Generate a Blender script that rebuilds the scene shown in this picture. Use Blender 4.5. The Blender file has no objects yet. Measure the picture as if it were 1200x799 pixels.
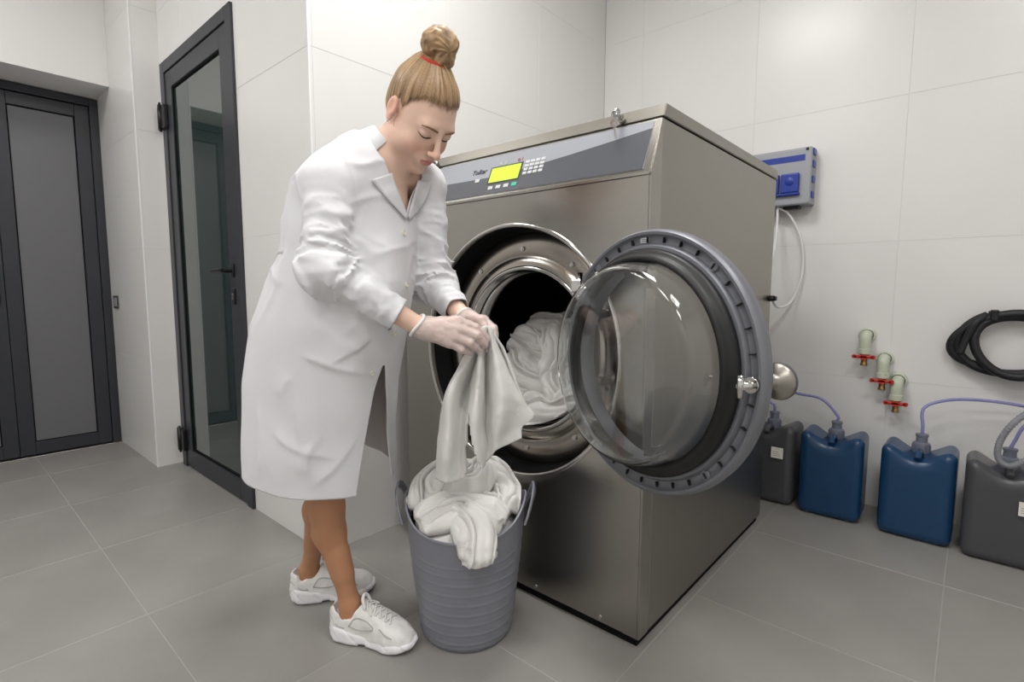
import bpy, bmesh, math, random
import numpy as np
from mathutils import Vector, Matrix
random.seed(7); RNG = np.random.default_rng(7)
scene = bpy.context.scene
COL = scene.collection
PI = math.pi

# ------------------------------------------------------------------ camera
F_PX = 612.65
PIT, YAW, ROLL = math.radians(5.6465), math.radians(41.337), math.radians(0.137)
FW = Vector((-math.sin(YAW)*math.cos(PIT), math.cos(YAW)*math.cos(PIT), -math.sin(PIT)))
_r = Vector((math.cos(YAW), math.sin(YAW), 0)); _u = _r.cross(FW)
RT = _r*math.cos(ROLL) + _u*math.sin(ROLL)
UP = _u*math.cos(ROLL) - _r*math.sin(ROLL)
CAM = Vector((0, 0, 1.0))
cd = bpy.data.cameras.new('camera'); cam = bpy.data.objects.new('camera', cd); COL.objects.link(cam)
cd.sensor_width = 36; cd.sensor_fit = 'HORIZONTAL'; cd.lens = F_PX/1200*36; cd.clip_start = .02
cam.matrix_world = Matrix(((RT.x, UP.x, -FW.x, CAM.x), (RT.y, UP.y, -FW.y, CAM.y), (RT.z, UP.z, -FW.z, CAM.z), (0, 0, 0, 1)))
scene.camera = cam

# ------------------------------------------------------------------ light and exposure
w = bpy.data.worlds.new('world'); scene.world = w; w.use_nodes = True
w.node_tree.nodes['Background'].inputs[0].default_value = (.9, .95, 1, 1)
w.node_tree.nodes['Background'].inputs[1].default_value = .05
vs = scene.view_settings; vs.view_transform = 'Standard'; vs.look = 'None'; vs.gamma = 1; vs.use_curve_mapping = False
vs.exposure = 0.36
CEIL = 3.0
# ceiling luminaires: x, y, size x, size y, watts
LAMPS = [(-1.0, 1.1, .60,   .60, 17), (.35, .75, .60, .60, 13), (-2.75, -.35, .60, .60, 13), (.35, -.85, .60, .60, 11), (-1.2, -.85, .6, .6, 12)]

# ------------------------------------------------------------------ helpers
def link(o, parent=None):
    COL.objects.link(o)
    if parent is not None: o.parent = parent
    return o
def empty(name, loc=(0, 0, 0), rz=0):
    o = bpy.data.objects.new(name, None); o.location = loc; o.rotation_euler = (0, 0, rz); o.empty_display_size = .1
    return link(o)
def tag(o, label=None, cat=None, group=None, kind=None):
    if label: o['label'] = label
    if cat: o['category'] = cat
    if group: o['group'] = group
    if kind: o['kind'] = kind
    return o
def obj(name, bm, mat, parent=None, smooth=False, angle=None):
    if isinstance(bm, bpy.types.Mesh): me = bm
    else:
        me = bpy.data.meshes.new(name); bm.normal_update(); bm.to_mesh(me); bm.free()
    if mat is not None:
        me.materials.clear()
        for m in (mat if isinstance(mat, (list, tuple)) else [mat]): me.materials.append(m)
    o = bpy.data.objects.new(name, me); link(o, parent)
    if smooth:
        me.polygons.foreach_set('use_smooth', [True]*len(me.polygons))
        if angle: set_sharp(me, angle)
    return o
def set_sharp(me, angle):
    bm = bmesh.new(); bm.from_mesh(me)
    for e in bm.edges:
        if len(e.link_faces) == 2 and e.calc_face_angle(0) > math.radians(angle): e.smooth = False
    bm.to_mesh(me); bm.free()
def np_mesh(name, V, Q, mat, parent=None, smooth=True):
    me = bpy.data.meshes.new(name); V = np.asarray(V, np.float32); Q = np.asarray(Q, np.int32)
    k = Q.shape[1]
    me.vertices.add(len(V)); me.vertices.foreach_set('co', V.ravel())
    me.loops.add(Q.size); me.loops.foreach_set('vertex_index', Q.ravel())
    me.polygons.add(len(Q)); me.polygons.foreach_set('loop_start', np.arange(0, Q.size, k, dtype=np.int32))
    me.polygons.foreach_set('use_smooth', np.full(len(Q), smooth)); me.update(calc_edges=True); me.validate()
    if mat is not None: me.materials.append(mat)
    if name is None: return me
    o = bpy.data.objects.new(name, me); link(o, parent); return o
def NB(): return bmesh.new()
def box(bm, a, b, bev=0, seg=2, M=None, mi=0):
    r = bmesh.ops.create_cube(bm, size=1)
    vs_ = r['verts']; a = Vector(a); b = Vector(b)
    for v in vs_: v.co = Vector((a[i]+(b[i]-a[i])*(v.co[i]+.5) for i in range(3)))
    fs = set(f for v in vs_ for f in v.link_faces)
    if bev:
        es = list(set(e for f in fs for e in f.edges))
        rr = bmesh.ops.bevel(bm, geom=es, offset=bev, segments=seg, profile=.5, affect='EDGES')
        fs = set(rr['faces']) | set(f for v in rr['verts'] for f in v.link_faces)
    for f in fs: f.material_index = mi
    if M is not None:
        bmesh.ops.transform(bm, matrix=M, verts=list(set(v for f in fs for v in f.verts)))
    return bm
def boxm(a, b, bev=0, seg=2, M=None): return box(NB(), a, b, bev, seg, M)
def lathe(bm, prof, n=64, M=None, closed=False, mi=0, a0=0, a1=2*PI):
    """prof: list of (r, h) revolved about the local z axis"""
    full = abs(a1-a0-2*PI) < 1e-6
    rings = []
    k = n if full else n+1
    for r, h in prof:
        rings.append([bm.verts.new((r*math.cos(a0+(a1-a0)*i/n), r*math.sin(a0+(a1-a0)*i/n), h)) for i in range(k)])
    m = len(rings)
    for j in range(m if closed else m-1):
        A, B = rings[j], rings[(j+1) % m]
        for i in range(n):
            i2 = (i+1) % k
            f = bm.faces.new((A[i], A[i2], B[i2], B[i])); f.material_index = mi
    if not closed and full:
        if prof[0][0] > 1e-5: pass
    if M is not None: bmesh.ops.transform(bm, matrix=M, verts=[v for r in rings for v in r])
    return bm
def cyl(bm, p, q, r, r2=None, n=16, cap=True, mi=0):
    p = Vector(p); q = Vector(q); r2 = r if r2 is None else r2
    z = (q-p).normalized(); x = z.orthogonal().normalized(); y = z.cross(x)
    A = [bm.verts.new(p+(x*math.cos(2*PI*i/n)+y*math.sin(2*PI*i/n))*r) for i in range(n)]
    B = [bm.verts.new(q+(x*math.cos(2*PI*i/n)+y*math.sin(2*PI*i/n))*r2) for i in range(n)]
    for i in range(n):
        f = bm.faces.new((A[i], A[(i+1) % n], B[(i+1) % n], B[i])); f.smooth = True; f.material_index = mi
    if cap:
        f = bm.faces.new(A[::-1]); f.material_index = mi
        f = bm.faces.new(B); f.material_index = mi
    return bm
def catmull(P, n=12):
    P = [np.array(p, float) for p in P]; P = [2*P[0]-P[1]]+P+[2*P[-1]-P[-2]]; out = []
    for i in range(1, len(P)-2):
        a, b, c, d = P[i-1:i+3]
        for t in np.linspace(0, 1, n, endpoint=False):
            out.append(.5*((2*b)+(c-a)*t+(2*a-5*b+4*c-d)*t*t+(-a+3*b-3*c+d)*t**3))
    out.append(P[-2]); return out
def tube(bm, P, r, n=10, cap=True, mi=0):
    """swept tube along points P, r number or list"""
    P = [Vector(p) for p in P]; m = len(P)
    R = r if hasattr(r, '__len__') else [r]*m
    t0 = (P[1]-P[0]).normalized(); x = t0.orthogonal().normalized(); rings = []
    for i in range(m):
        t = (P[min(i+1, m-1)]-P[max(i-1, 0)]).normalized()
        x = (x-t*x.dot(t)).normalized(); y = t.cross(x)
        rings.append([bm.verts.new(P[i]+(x*math.cos(2*PI*k/n)+y*math.sin(2*PI*k/n))*R[i]) for k in range(n)])
    for A, B in zip(rings, rings[1:]):
        for k in range(n):
            f = bm.faces.new((A[k], A[(k+1) % n], B[(k+1) % n], B[k])); f.smooth = True; f.material_index = mi
    if cap:
        for g in (rings[0][::-1], rings[-1]):
            f = bm.faces.new(g); f.material_index = mi
    return bm
def prism(bm, poly, z0, z1, M=None, mi=0):
    A = [bm.verts.new((x, y, z0)) for x, y in poly]; B = [bm.verts.new((x, y, z1)) for x, y in poly]
    n = len(poly); bm.faces.new(A[::-1]); bm.faces.new(B)
    for i in range(n): bm.faces.new((A[i], A[(i+1) % n], B[(i+1) % n], B[i]))
    if M is not None: bmesh.ops.transform(bm, matrix=M, verts=A+B)
    return bm
def frame_m(o, x, y, z):
    x, y, z, o = Vector(x), Vector(y), Vector(z), Vector(o)
    return Matrix(((x.x, y.x, z.x, o.x), (x.y, y.y, z.y, o.y), (x.z, y.z, z.z, o.z), (0, 0, 0, 1)))
def copy_tree(o, parent=None):
    c = o.copy(); COL.objects.link(c); c.parent = parent
    for ch in [k for k in bpy.data.objects if k.parent == o]: copy_tree(ch, c)
    return c
FWH = Vector((-math.sin(YAW), math.cos(YAW), 0)); RTH = Vector((math.cos(YAW), math.sin(YAW), 0))
def at(px, py, d):
    """pixel direction at horizontal depth d metres in front of the camera"""
    r = FW*F_PX + RT*(px-600) + UP*(399.5-py)
    return CAM + r*(d/r.dot(FWH))

# ------------------------------------------------------------------ materials
def lin(r, g, b):
    f = lambda c: (c/255/12.92 if c/255 <= .04045 else ((c/255+.055)/1.055)**2.4)
    return (f(r), f(g), f(b), 1)
def mat(name, col, rough=.5, metal=0, spec=.5, bump=0, bscale=60, var=0, vscale=4, stretch=None, coord='Object', aniso=0, coat=0, trans=0, ior=1.45, sheen=0, sss=0, emit=None, es=0, detail=4, col2=None):
    m = bpy.data.materials.new(name); m.use_nodes = True; nt = m.node_tree; N = nt.nodes; L = nt.links
    p = N['Principled BSDF']; I = p.inputs
    I['Base Color'].default_value = col; I['Roughness'].default_value = rough; I['Metallic'].default_value = metal
    I['Specular IOR Level'].default_value = spec; I['IOR'].default_value = ior
    I['Transmission Weight'].default_value = trans; I['Coat Weight'].default_value = coat
    I['Anisotropic'].default_value = aniso; I['Sheen Weight'].default_value = sheen; I['Sheen Roughness'].default_value = .5
    if sss:
        I['Subsurface Weight'].default_value = sss; I['Subsurface Radius'].default_value = (.9, .35, .2); I['Subsurface Scale'].default_value = .008
    if emit: I['Emission Color'].default_value = emit; I['Emission Strength'].default_value = es
    if bump or var:
        tc = N.new('ShaderNodeTexCoord'); mp = N.new('ShaderNodeMapping'); L.new(tc.outputs[coord], mp.inputs[0])
        if stretch: mp.inputs['Scale'].default_value = stretch
    if var:
        n = N.new('ShaderNodeTexNoise'); n.inputs['Scale'].default_value = vscale; n.inputs['Detail'].default_value = detail; L.new(mp.outputs[0], n.inputs[0])
        mx = N.new('ShaderNodeMix'); mx.data_type = 'RGBA'
        c2 = col2 or tuple(min(1, c*(1+var)) for c in col[:3])+(1,)
        c1 = col if col2 else tuple(c*(1-var) for c in col[:3])+(1,)
        mx.inputs[6].default_value = c1; mx.inputs[7].default_value = c2
        rp = N.new('ShaderNodeValToRGB'); rp.color_ramp.elements[0].position = .3; rp.color_ramp.elements[1].position = .7
        L.new(n.outputs[0], rp.inputs[0]); L.new(rp.outputs[0], mx.inputs[0]); L.new(mx.outputs[2], I['Base Color'])
    if bump:
        n = N.new('ShaderNodeTexNoise'); n.inputs['Scale'].default_value = bscale; n.inputs['Detail'].default_value = 5; L.new(mp.outputs[0], n.inputs[0])
        b = N.new('ShaderNodeBump'); b.inputs['Strength'].default_value = bump; b.inputs['Distance'].default_value = .01
        L.new(n.outputs[0], b.inputs['Height']); L.new(b.outputs[0], I['Normal'])
    return m
M = {}
M['walltile'] = mat('wall_tile', lin(226, 225, 223), .28, var=.018, vscale=2.2, bump=.012, bscale=9)
M['grout'] = mat('grout', lin(214, 213, 210), .8)
M['plaster'] = mat('white_plaster', lin(228, 227, 225), .7)
M['floortile'] = mat('floor_tile', lin(146, 144, 140), .36, var=.09, vscale=3.2, bump=.02, bscale=40, detail=8)
M['fgrout'] = mat('floor_grout', lin(163, 161, 156), .8)
M['anth'] = mat('anthracite_frame', lin(50, 52, 58), .38, bump=.01, bscale=400)
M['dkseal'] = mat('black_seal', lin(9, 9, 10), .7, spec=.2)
M['blackpl'] = mat('black_plastic', lin(22, 22, 24), .35)
M['frost'] = mat('frosted_glass', lin(104, 104, 108), .42, spec=.6)
M['tint'] = mat('tinted_glass', lin(42, 56, 54), .04, ior=2.35, spec=.5)
M['trimw'] = mat('white_trim', lin(240, 240, 240), .25)
M['lampw'] = mat('lamp_diffuser', (1, 1, 1, 1), .5, emit=(1, .97, .93, 1), es=3)
M['steel'] = mat('brushed_steel', lin(164, 161, 155), .23, 1, aniso=.6, bump=.05, bscale=14, stretch=(1, 1, 90), var=.03, vscale=9)
# ================================================================== the room
X_BACK, Y_RIGHT, Y_LEFT, X_PIL, Y_PIL, X_DD, X_ENT = -1.78, 2.875, .957, -3.375, .828, -4.165, -3.84
X_FAR, Y_FRONT = 1.5, -1.7
def struct(name, bm, m, label): return tag(obj(name, bm, m), label, kind='structure')
fl = struct('floor', boxm((-4.4, Y_FRONT-.1, -.12), (X_FAR+.1, Y_RIGHT+.1, -.001)), M['fgrout'], 'grey porcelain tiled floor')
T = .6125
FX = [-.01+T*i for i in range(-7, 4)]; FY = [.402+T*j for j in range(-4, 5)]
tcache = {}
def tile_box(name, a, b, m, parent, bev=.0012):
    key = (name,)+tuple(round(b[i]-a[i], 4) for i in range(3))
    if key not in tcache:
        o = obj(name, boxm((0, 0, 0), tuple(b[i]-a[i] for i in range(3)), bev, 1), m, parent); tcache[key] = o.data
    else:
        o = bpy.data.objects.new(name, tcache[key]); link(o, parent)
    o.location = a; return o
g = .0012
for x0, x1 in zip(FX, FX[1:]+[FX[-1]+T]):
    for y0, y1 in zip(FY, FY[1:]+[FY[-1]+T]):
        ax, bx_, ay, by = max(x0, -4.16), min(x1, X_FAR), max(y0, Y_FRONT), min(y1, Y_RIGHT)
        if bx_-ax < .03 or by-ay < .03: continue
        if ay >= Y_LEFT-.02 and bx_ <= X_BACK: continue        # behind the door wall
        tile_box('tile', (ax+g, ay+g, -.012), (bx_-g, by-g, 0), M['floortile'], fl)
ZJ = [0, .594, 1.2155, 1.837, 2.4585, CEIL]
def tiled_wall(name, label, axis, plane, sgn, u0, u1, joints, z0=0, z1=CEIL, thick=.12):
    """axis 0: wall in the plane x=plane, faces sgn*x; axis 1: plane y"""
    def P(n0, n1, a0, a1, c0, c1):
        lo, hi = sorted((plane-sgn*n0, plane-sgn*n1))
        return ((lo, a0, c0), (hi, a1, c1)) if axis == 0 else ((a0, lo, c0), (a1, hi, c1))
    wl = struct(name, boxm(*P(.0012, thick, u0, u1, z0, z1)), M['grout'], label)
    js = sorted([u0]+[j for j in joints if u0+.01 < j < u1-.01]+[u1])
    zs = [z0]+[z for z in ZJ if z0+.01 < z < z1-.01]+[z1]
    for a, b in zip(js, js[1:]):
        for c, d in zip(zs, zs[1:]):
            A, B = P(0, .01, a+.0006, b-.0006, c+.0006, d-.0006)
            tile_box('tile', A, B, M['walltile'], wl, .0006)
    return wl
tiled_wall('wall_right', 'white tiled wall behind the plastic canisters and taps', 1, Y_RIGHT, -1, X_BACK, X_FAR, [-.265+.63*k for k in range(-4, 5)])
tiled_wall('wall_back', 'white tiled wall behind the bent woman', 0, X_BACK, 1, Y_LEFT, Y_RIGHT, [1.6+.63*k for k in range(-2, 4)])
D2 = (-3.335, -2.395, 2.185)      # second door: x0, x1, top
# door wall in three pieces that leave the doorway open
WL = struct('wall_left', box(box(box(NB(), (X_PIL, Y_LEFT, 0), (D2[0], Y_LEFT+.12, CEIL)), (D2[1], Y_LEFT, 0), (X_BACK-.121, Y_LEFT+.12, CEIL)), (D2[0], Y_LEFT, D2[2]), (D2[1], Y_LEFT+.12, CEIL)), M['grout'], 'white tiled wall around the single glass door')
def wl_tiles(u0, u1, z0, z1):
    js = sorted([u0]+[j for j in (-2.39-.63, -2.39, -2.39+.63) if u0+.01 < j < u1-.01]+[u1])
    zs = [z0]+[z for z in ZJ if z0+.01 < z < z1-.01]+[z1]
    for a, b in zip(js, js[1:]):
        for c, d in zip(zs, zs[1:]):
            tile_box('tile', (a+.0006, Y_LEFT-.0012, c+.0006), (b-.0006, Y_LEFT+.008, d-.0006), M['walltile'], WL, .0006)
wl_tiles(X_PIL, D2[0], 0, CEIL); wl_tiles(D2[1], X_BACK, 0, CEIL); wl_tiles(D2[0], D2[1], D2[2], CEIL)
# stepped pillar between the two doors, then the recessed entrance
tiled_wall('wall_pillar', 'white tiled pillar face beside the double door', 1, Y_PIL, -1, X_DD, X_PIL-.0115, [-3.84], thick=.12)
tiled_wall('wall_return', 'narrow white return of the pillar beside the single door', 0, X_PIL, 1, Y_PIL+.002, Y_LEFT+.002, [], thick=.0115)
struct('wall_entrance', box(box(NB(), (-4.3, Y_FRONT, 2.16), (X_ENT, Y_PIL, CEIL)), (-4.3, Y_FRONT, 0), (X_ENT, Y_PIL-.98, 2.16)), M['plaster'], 'white wall and lintel above the double door')
struct('wall_entrance_back', box(NB(), (-4.4, Y_PIL-1, 0), (-4.24, Y_PIL, 2.16)), M['plaster'], 'wall behind the recessed double door')
struct('wall_front', boxm((-4.4, Y_FRONT-.1, 0), (X_FAR+.1, Y_FRONT, CEIL)), M['plaster'], 'white wall on the camera side of the room')
struct('wall_side', boxm((X_FAR, Y_FRONT, 0), (X_FAR+.1, Y_RIGHT+.1, CEIL)), M['plaster'], 'white side wall of the laundry room')
struct('ceiling', boxm((-4.4, Y_FRONT-.1, CEIL), (X_FAR+.1, Y_RIGHT+.1, CEIL+.1)), M['plaster'], 'white ceiling of the laundry room')
struct('trim_1', boxm((X_BACK-.004, Y_LEFT-.003, 0), (X_BACK+.0015, Y_LEFT+.004, CEIL), .001), M['trimw'], 'bright white edge trim on the outer wall corner')
struct('trim_2', boxm((X_PIL-.006, Y_PIL-.0015, 0), (X_PIL+.0015, Y_PIL+.006, CEIL), .001), M['trimw'], 'bright white edge trim on the pillar corner')
WHERE = ['above the washing machine door', 'near the right side wall', 'in front of the glass doors', 'behind the camera on the right', 'behind the camera on the left']
for li, (x, y, sx, sy, wt) in enumerate(LAMPS):
    t = empty('ceiling_light', (x, y, CEIL)); tag(t, 'square white ceiling light panel '+WHERE[li], 'light', 'ceiling light panels')
    b = NB()
    for a, c in (((-sx/2, -sy/2), (sx/2, -sy/2+.02)), ((-sx/2, sy/2-.02), (sx/2, sy/2)), ((-sx/2, -sy/2+.02), (-sx/2+.02, sy/2-.02)), ((sx/2-.02, -sy/2+.02), (sx/2, sy/2-.02))):
        box(b, (a[0], a[1], -.03), (c[0], c[1], 0))
    obj('frame', b, M['trimw'], t)
    obj('diffuser', boxm((-sx/2+.02, -sy/2+.02, -.02), (sx/2-.02, sy/2-.02, -.004)), M['lampw'], t)
    ld = bpy.data.lights.new('panel_lamp', 'AREA'); ld.shape = 'RECTANGLE'; ld.size = sx-.04; ld.size_y = sy-.04; ld.energy = wt; ld.color = (1, .988, .976)
    lo = bpy.data.objects.new('panel_lamp', ld); link(lo, t); lo.location = (0, 0, -.035)

# ------------------------------------------------------------------ doors
def rect_frame(b, a0, a1, z0, z1, wd, y0, y1, bot=None):
    bot = wd if bot is None else bot
    box(b, (a0, y0, z0), (a0+wd, y1, z1), .002, 1); box(b, (a1-wd, y0, z0), (a1, y1, z1), .002, 1)
    box(b, (a0+wd, y0, z1-wd), (a1-wd, y1, z1), .002, 1)
    if bot: box(b, (a0+wd, y0, z0), (a1-wd, y1, z0+bot), .002, 1)
    return b
def lever(parent, loc, M3, dirn=-1):
    """door lever with plate and lock; local x along the door, -y out of it"""
    h = empty('tmp'); bpy.data.objects.remove(h)
    b = box(NB(), (-.016, -.008, -.03), (.016, 0, .03), .003); cyl(b, (0, -.045, 0), (0, 0, 0), .009)
    tube(b, catmull([(0, -.045, 0), (dirn*.03, -.047, .002), (dirn*.13, -.045, .0)], 6), [.009]*6+[.0085]*6+[.007], 10)
    o = obj('handle', b, M['blackpl'], parent, True, 40); o.matrix_local = Matrix.Translation(loc) @ M3
    b = box(NB(), (-.014, -.007, -.035), (.014, 0, .035), .003)
    c = obj('lock_plate', b, M['blackpl'], parent); c.matrix_local = Matrix.Translation(Vector(loc)+Vector((0, 0, -.115))) @ M3
    k = NB(); cyl(k, (0, -.011, .006), (0, -.006, .006), .008, n=14); box(k, (-.004, -.011, -.016), (.004, -.006, .006), .001)
    k = obj('lock_cylinder', k, M['steel'], c)
d2 = empty('door_2', (D2[0], Y_LEFT, 0)); tag(d2, 'single anthracite framed glass door with black lever', kind='structure')
W, HT = D2[1]-D2[0], D2[2]
obj('frame', rect_frame(NB(), 0, W, 0, HT, .058, -.014, .06, bot=0), M['anth'], d2)
lf = obj('leaf', rect_frame(NB(), .061, W-.061, .006, HT-.061, .085, -.008, .05, bot=.1), M['anth'], d2)
obj('seal', rect_frame(NB(), .146, W-.146, .106, HT-.146, .007, -.004, .04), M['dkseal'], lf)
obj('pane', boxm((.15, .004, .11), (W-.15, .03, HT-.15)), M['tint'], lf)
for z in (1.905, .155):
    b = box(NB(), (-.02, -.03, -.06), (.03, -.014, .06), .004); box(b, (.035, -.03, -.06), (.085, -.008, .06), .004)
    cyl(b, (.03, -.03, -.062), (.03, -.03, .062), .011, n=12); cyl(b, (.03, -.03, -.075), (.03, -.03, .075), .006, n=10)
    o = obj('hinge', b, M['blackpl'], d2); o.location = (-.005, 0, z)
lever(lf, Vector((W-.105, -.008, 1.08)), Matrix.Identity(4), -1)
# double door in the recess: local x runs along -y of the room
dd = empty('door_1', (X_DD, Y_PIL, 0), -PI/2); tag(dd, 'anthracite double door with frosted glass panels', kind='structure')
# local frame: x -> world -y ; y -> world +x
DW = .976
def yb(b):      # local y is mirrored so that the outside looks into the room (+x)
    return b
obj('frame', rect_frame(NB(), 0, DW, 0, 2.155, .045, -.05, .02, bot=0), M['anth'], dd)
for k in range(2):
    a0 = .047+k*.442; a1 = a0+.44
    lf = obj('leaf', rect_frame(NB(), a0, a1, .008, 2.105, .07, -.045, .01, bot=.075), M['anth'], dd)
    obj('seal', rect_frame(NB(), a0+.07, a1-.07, .083, 2.035, .005, -.04, .004), M['dkseal'], lf)
    obj('pane', boxm((a0+.074, -.03, .087), (a1-.074, -.004, 2.031)), M['frost'], lf)
    if k == 1: lever(lf, Vector((a0+.035, .012, 1.06)), Matrix.Rotation(PI, 4, 'Z'), -1)
obj('threshold', boxm((0, -.06, 0), (DW, .05, .006), .002), M['steel'], dd)
sw = empty('light_switch', (-4.02, Y_PIL, .915)); tag(sw, 'small dark grey double light switch beside the double door', 'light switch')
obj('plate', boxm((-.05, -.009, -.04), (.05, 0, .04), .003), mat('switch_plate', lin(70, 70, 74), .35), sw)
for k in (-1, 1): obj('rocker', boxm((k*.022-.017, -.013, -.027), (k*.022+.017, -.007, .027), .002), mat('switch_rocker', lin(150, 150, 152), .35), sw)
# ================================================================== implicit surfaces
def _h(a):
    a = (a ^ (a >> 15)) * np.uint32(0x2c1b3c6d); a = (a ^ (a >> 12)) * np.uint32(0x297a2d39); return a ^ (a >> 15)
def noise3(P, seed=0):
    """smooth value noise in -1..1"""
    P = np.asarray(P, np.float32); i = np.floor(P).astype(np.int32); f = P-i; f = f*f*f*(f*(f*6-15)+10); o = 0
    with np.errstate(over='ignore'):
        for dx in (0, 1):
            wx = f[:, 0] if dx else 1-f[:, 0]
            for dy in (0, 1):
                wy = f[:, 1] if dy else 1-f[:, 1]
                for dz in (0, 1):
                    wz = f[:, 2] if dz else 1-f[:, 2]
                    k = ((i[:, 0]+dx).astype(np.uint32)*np.uint32(73856093)) ^ ((i[:, 1]+dy).astype(np.uint32)*np.uint32(19349663)) ^ ((i[:, 2]+dz).astype(np.uint32)*np.uint32(83492791)) ^ np.uint32(seed*2654435761 & 0xffffffff)
                    o = o+wx*wy*wz*(_h(k).astype(np.float32)/np.float32(2147483648.0)-1)
    return o
def fbm(P, seed=0, oct=3):
    o = 0; a = 1.; s = 1.
    for k in range(oct): o = o+a*noise3(np.asarray(P)*s, seed+k*17); a *= .5; s *= 2.03
    return o
def smin(a, b, k):
    h = np.clip(k-np.abs(a-b), 0, None)/k; return np.minimum(a, b)-h*h*k*.25
def smax(a, b, k): return -smin(-a, -b, k)
def capsule(a, b, ra, rb):
    a = np.array(a, np.float32); b = np.array(b, np.float32); d = b-a; L2 = float(d@d)
    def f(P):
        q = P-a; t = np.clip(q@d/L2, 0, 1); return np.linalg.norm(q-t[:, None]*d, axis=1)-(ra+(rb-ra)*t)
    f.bs = ((a+b)/2, math.sqrt(L2)/2+max(ra, rb)); return f
def ellip(c, r, R=None):
    """R: 3x3 rows = local axes"""
    c = np.array(c, np.float32); r = np.array(r, np.float32); R = None if R is None else np.array(R, np.float32)
    def f(P):
        q = P-c
        if R is not None: q = q@R.T
        k0 = np.linalg.norm(q/r, axis=1); k1 = np.linalg.norm(q/(r*r), axis=1)+1e-9
        return k0*(k0-1)/k1
    f.bs = (c, float(r.max())); return f
def field(prims):
    """prims: (func, blend, 'u' or 's'); returns an evaluator with culling"""
    BC_ = np.array([fn.bs[0] for fn, _, _ in prims]); BR_ = np.array([fn.bs[1]+k+.03 for fn, k, _ in prims])
    def F(P, c=None, rad=None):
        d = np.full(len(P), 9., np.float32)
        ids = range(len(prims)) if c is None else np.nonzero(np.linalg.norm(BC_-c, axis=1)-BR_ < 2*rad)[0]
        for i in ids:
            fn, k, mode = prims[i]; v = fn(P)
            d = smin(d, v, k) if mode == 'u' else smax(d, -v, k)
        return d
    return F
def surface_nets(F, lo, hi, h, B=16):
    lo = np.array(lo, np.float32); hi = np.array(hi, np.float32)
    nb = np.ceil((hi-lo)/(h*B)).astype(int); n = nb*B+1
    G = np.ones(n, np.float32)
    ax = np.arange(B+1, dtype=np.float32)*h
    off = np.stack(np.meshgrid(ax, ax, ax, indexing='ij'), -1).reshape(-1, 3)
    rad = B*h*.8661
    for i in range(nb[0]):
        for j in range(nb[1]):
            for k in range(nb[2]):
                o = lo+np.array((i, j, k), np.float32)*(h*B); c = o+B*h/2
                v = F(c[None], c, rad)[0]
                if abs(v) > rad*1.35+.012:
                    if v < 0: G[i*B:i*B+B+1, j*B:j*B+B+1, k*B:k*B+B+1] = -1
                    continue
                G[i*B:i*B+B+1, j*B:j*B+B+1, k*B:k*B+B+1] = F(off+o, c, rad).reshape(B+1, B+1, B+1)
    S = G < 0
    c8 = [S[a:n[0]-1+a, b:n[1]-1+b, c:n[2]-1+c] for a in (0, 1) for b in (0, 1) for c in (0, 1)]
    any_ = c8[0].copy(); all_ = c8[0].copy()
    for m in c8[1:]: any_ |= m; all_ &= m
    act = np.argwhere(any_ & ~all_)
    idx = np.full(n-1, -1, np.int32); idx[act[:, 0], act[:, 1], act[:, 2]] = np.arange(len(act))
    cor = [(a, b, c) for a in (0, 1) for b in (0, 1) for c in (0, 1)]
    val = {c: G[act[:, 0]+c[0], act[:, 1]+c[1], act[:, 2]+c[2]] for c in cor}
    acc = np.zeros((len(act), 3), np.float32); cnt = np.zeros(len(act), np.float32)
    for c in cor:
        for a in range(3):
            if c[a]: continue
            d = list(c); d[a] = 1; d = tuple(d); v0, v1 = val[c], val[d]; x = (v0 < 0) != (v1 < 0)
            t = np.where(x, v0/np.where(x, v0-v1, 1), 0); p = np.tile(np.array(c, np.float32), (len(act), 1)); p[:, a] = t
            acc += p*x[:, None]; cnt += x
    V = lo+(act+acc/cnt[:, None])*h
    Q = []
    for a in range(3):
        b, c = (a+1) % 3, (a+2) % 3
        sl0 = [slice(1, -1)]*3; sl0[a] = slice(0, -1); sl1 = list(sl0); sl1[a] = slice(1, None)
        A, Bm = S[tuple(sl0)], S[tuple(sl1)]
        e = np.argwhere(A != Bm)
        if not len(e): continue
        inside = A[e[:, 0], e[:, 1], e[:, 2]]
        e = e+1; e[:, a] -= 1
        def cell(db, dc):
            q = e.copy(); q[:, b] += db; q[:, c] += dc; return idx[q[:, 0], q[:, 1], q[:, 2]]
        q = np.stack([cell(-1, -1), cell(0, -1), cell(0, 0), cell(-1, 0)], 1)
        q[~inside] = q[~inside][:, ::-1]; Q.append(q)
    Q = np.concatenate(Q); return V.astype(np.float32), Q[(Q >= 0).all(1)]
# ================================================================== washing machine
M['steelside'] = mat('satin_steel_side', lin(156, 152, 144), .36, 1, bump=.02, bscale=14, stretch=(1, 1, 60))
M['chrome'] = mat('polished_steel', lin(200, 198, 194), .12, 1)
M['ringsteel'] = mat('ring_steel', lin(178, 172, 164), .24, 1, bump=.01, bscale=60)
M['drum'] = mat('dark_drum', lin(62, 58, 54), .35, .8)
M['rubber'] = mat('black_rubber', lin(20, 20, 22), .45)
M['doorgrey'] = mat('grey_door_casting', lin(120, 122, 128), .42, .35, bump=.01, bscale=300)
M['glass'] = mat('door_glass', (.93, .95, .95, 1), .0, trans=1, ior=1.47)
M['pan_lt'] = mat('panel_light_grey', lin(150, 153, 160), .35)
M['pan_dk'] = mat('panel_dark_grey', lin(78, 80, 86), .35)
M['screen'] = mat('green_screen', lin(40, 50, 10), .3, emit=lin(210, 250, 60), es=1.0)
M['keyw'] = mat('pale_key', lin(200, 201, 203), .4)
M['keyg'] = mat('green_key', lin(70, 190, 165), .4)
M['ink'] = mat('dark_ink', lin(48, 49, 56), .5)
M['inkr'] = mat('red_ink', lin(170, 60, 70), .5)
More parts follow.
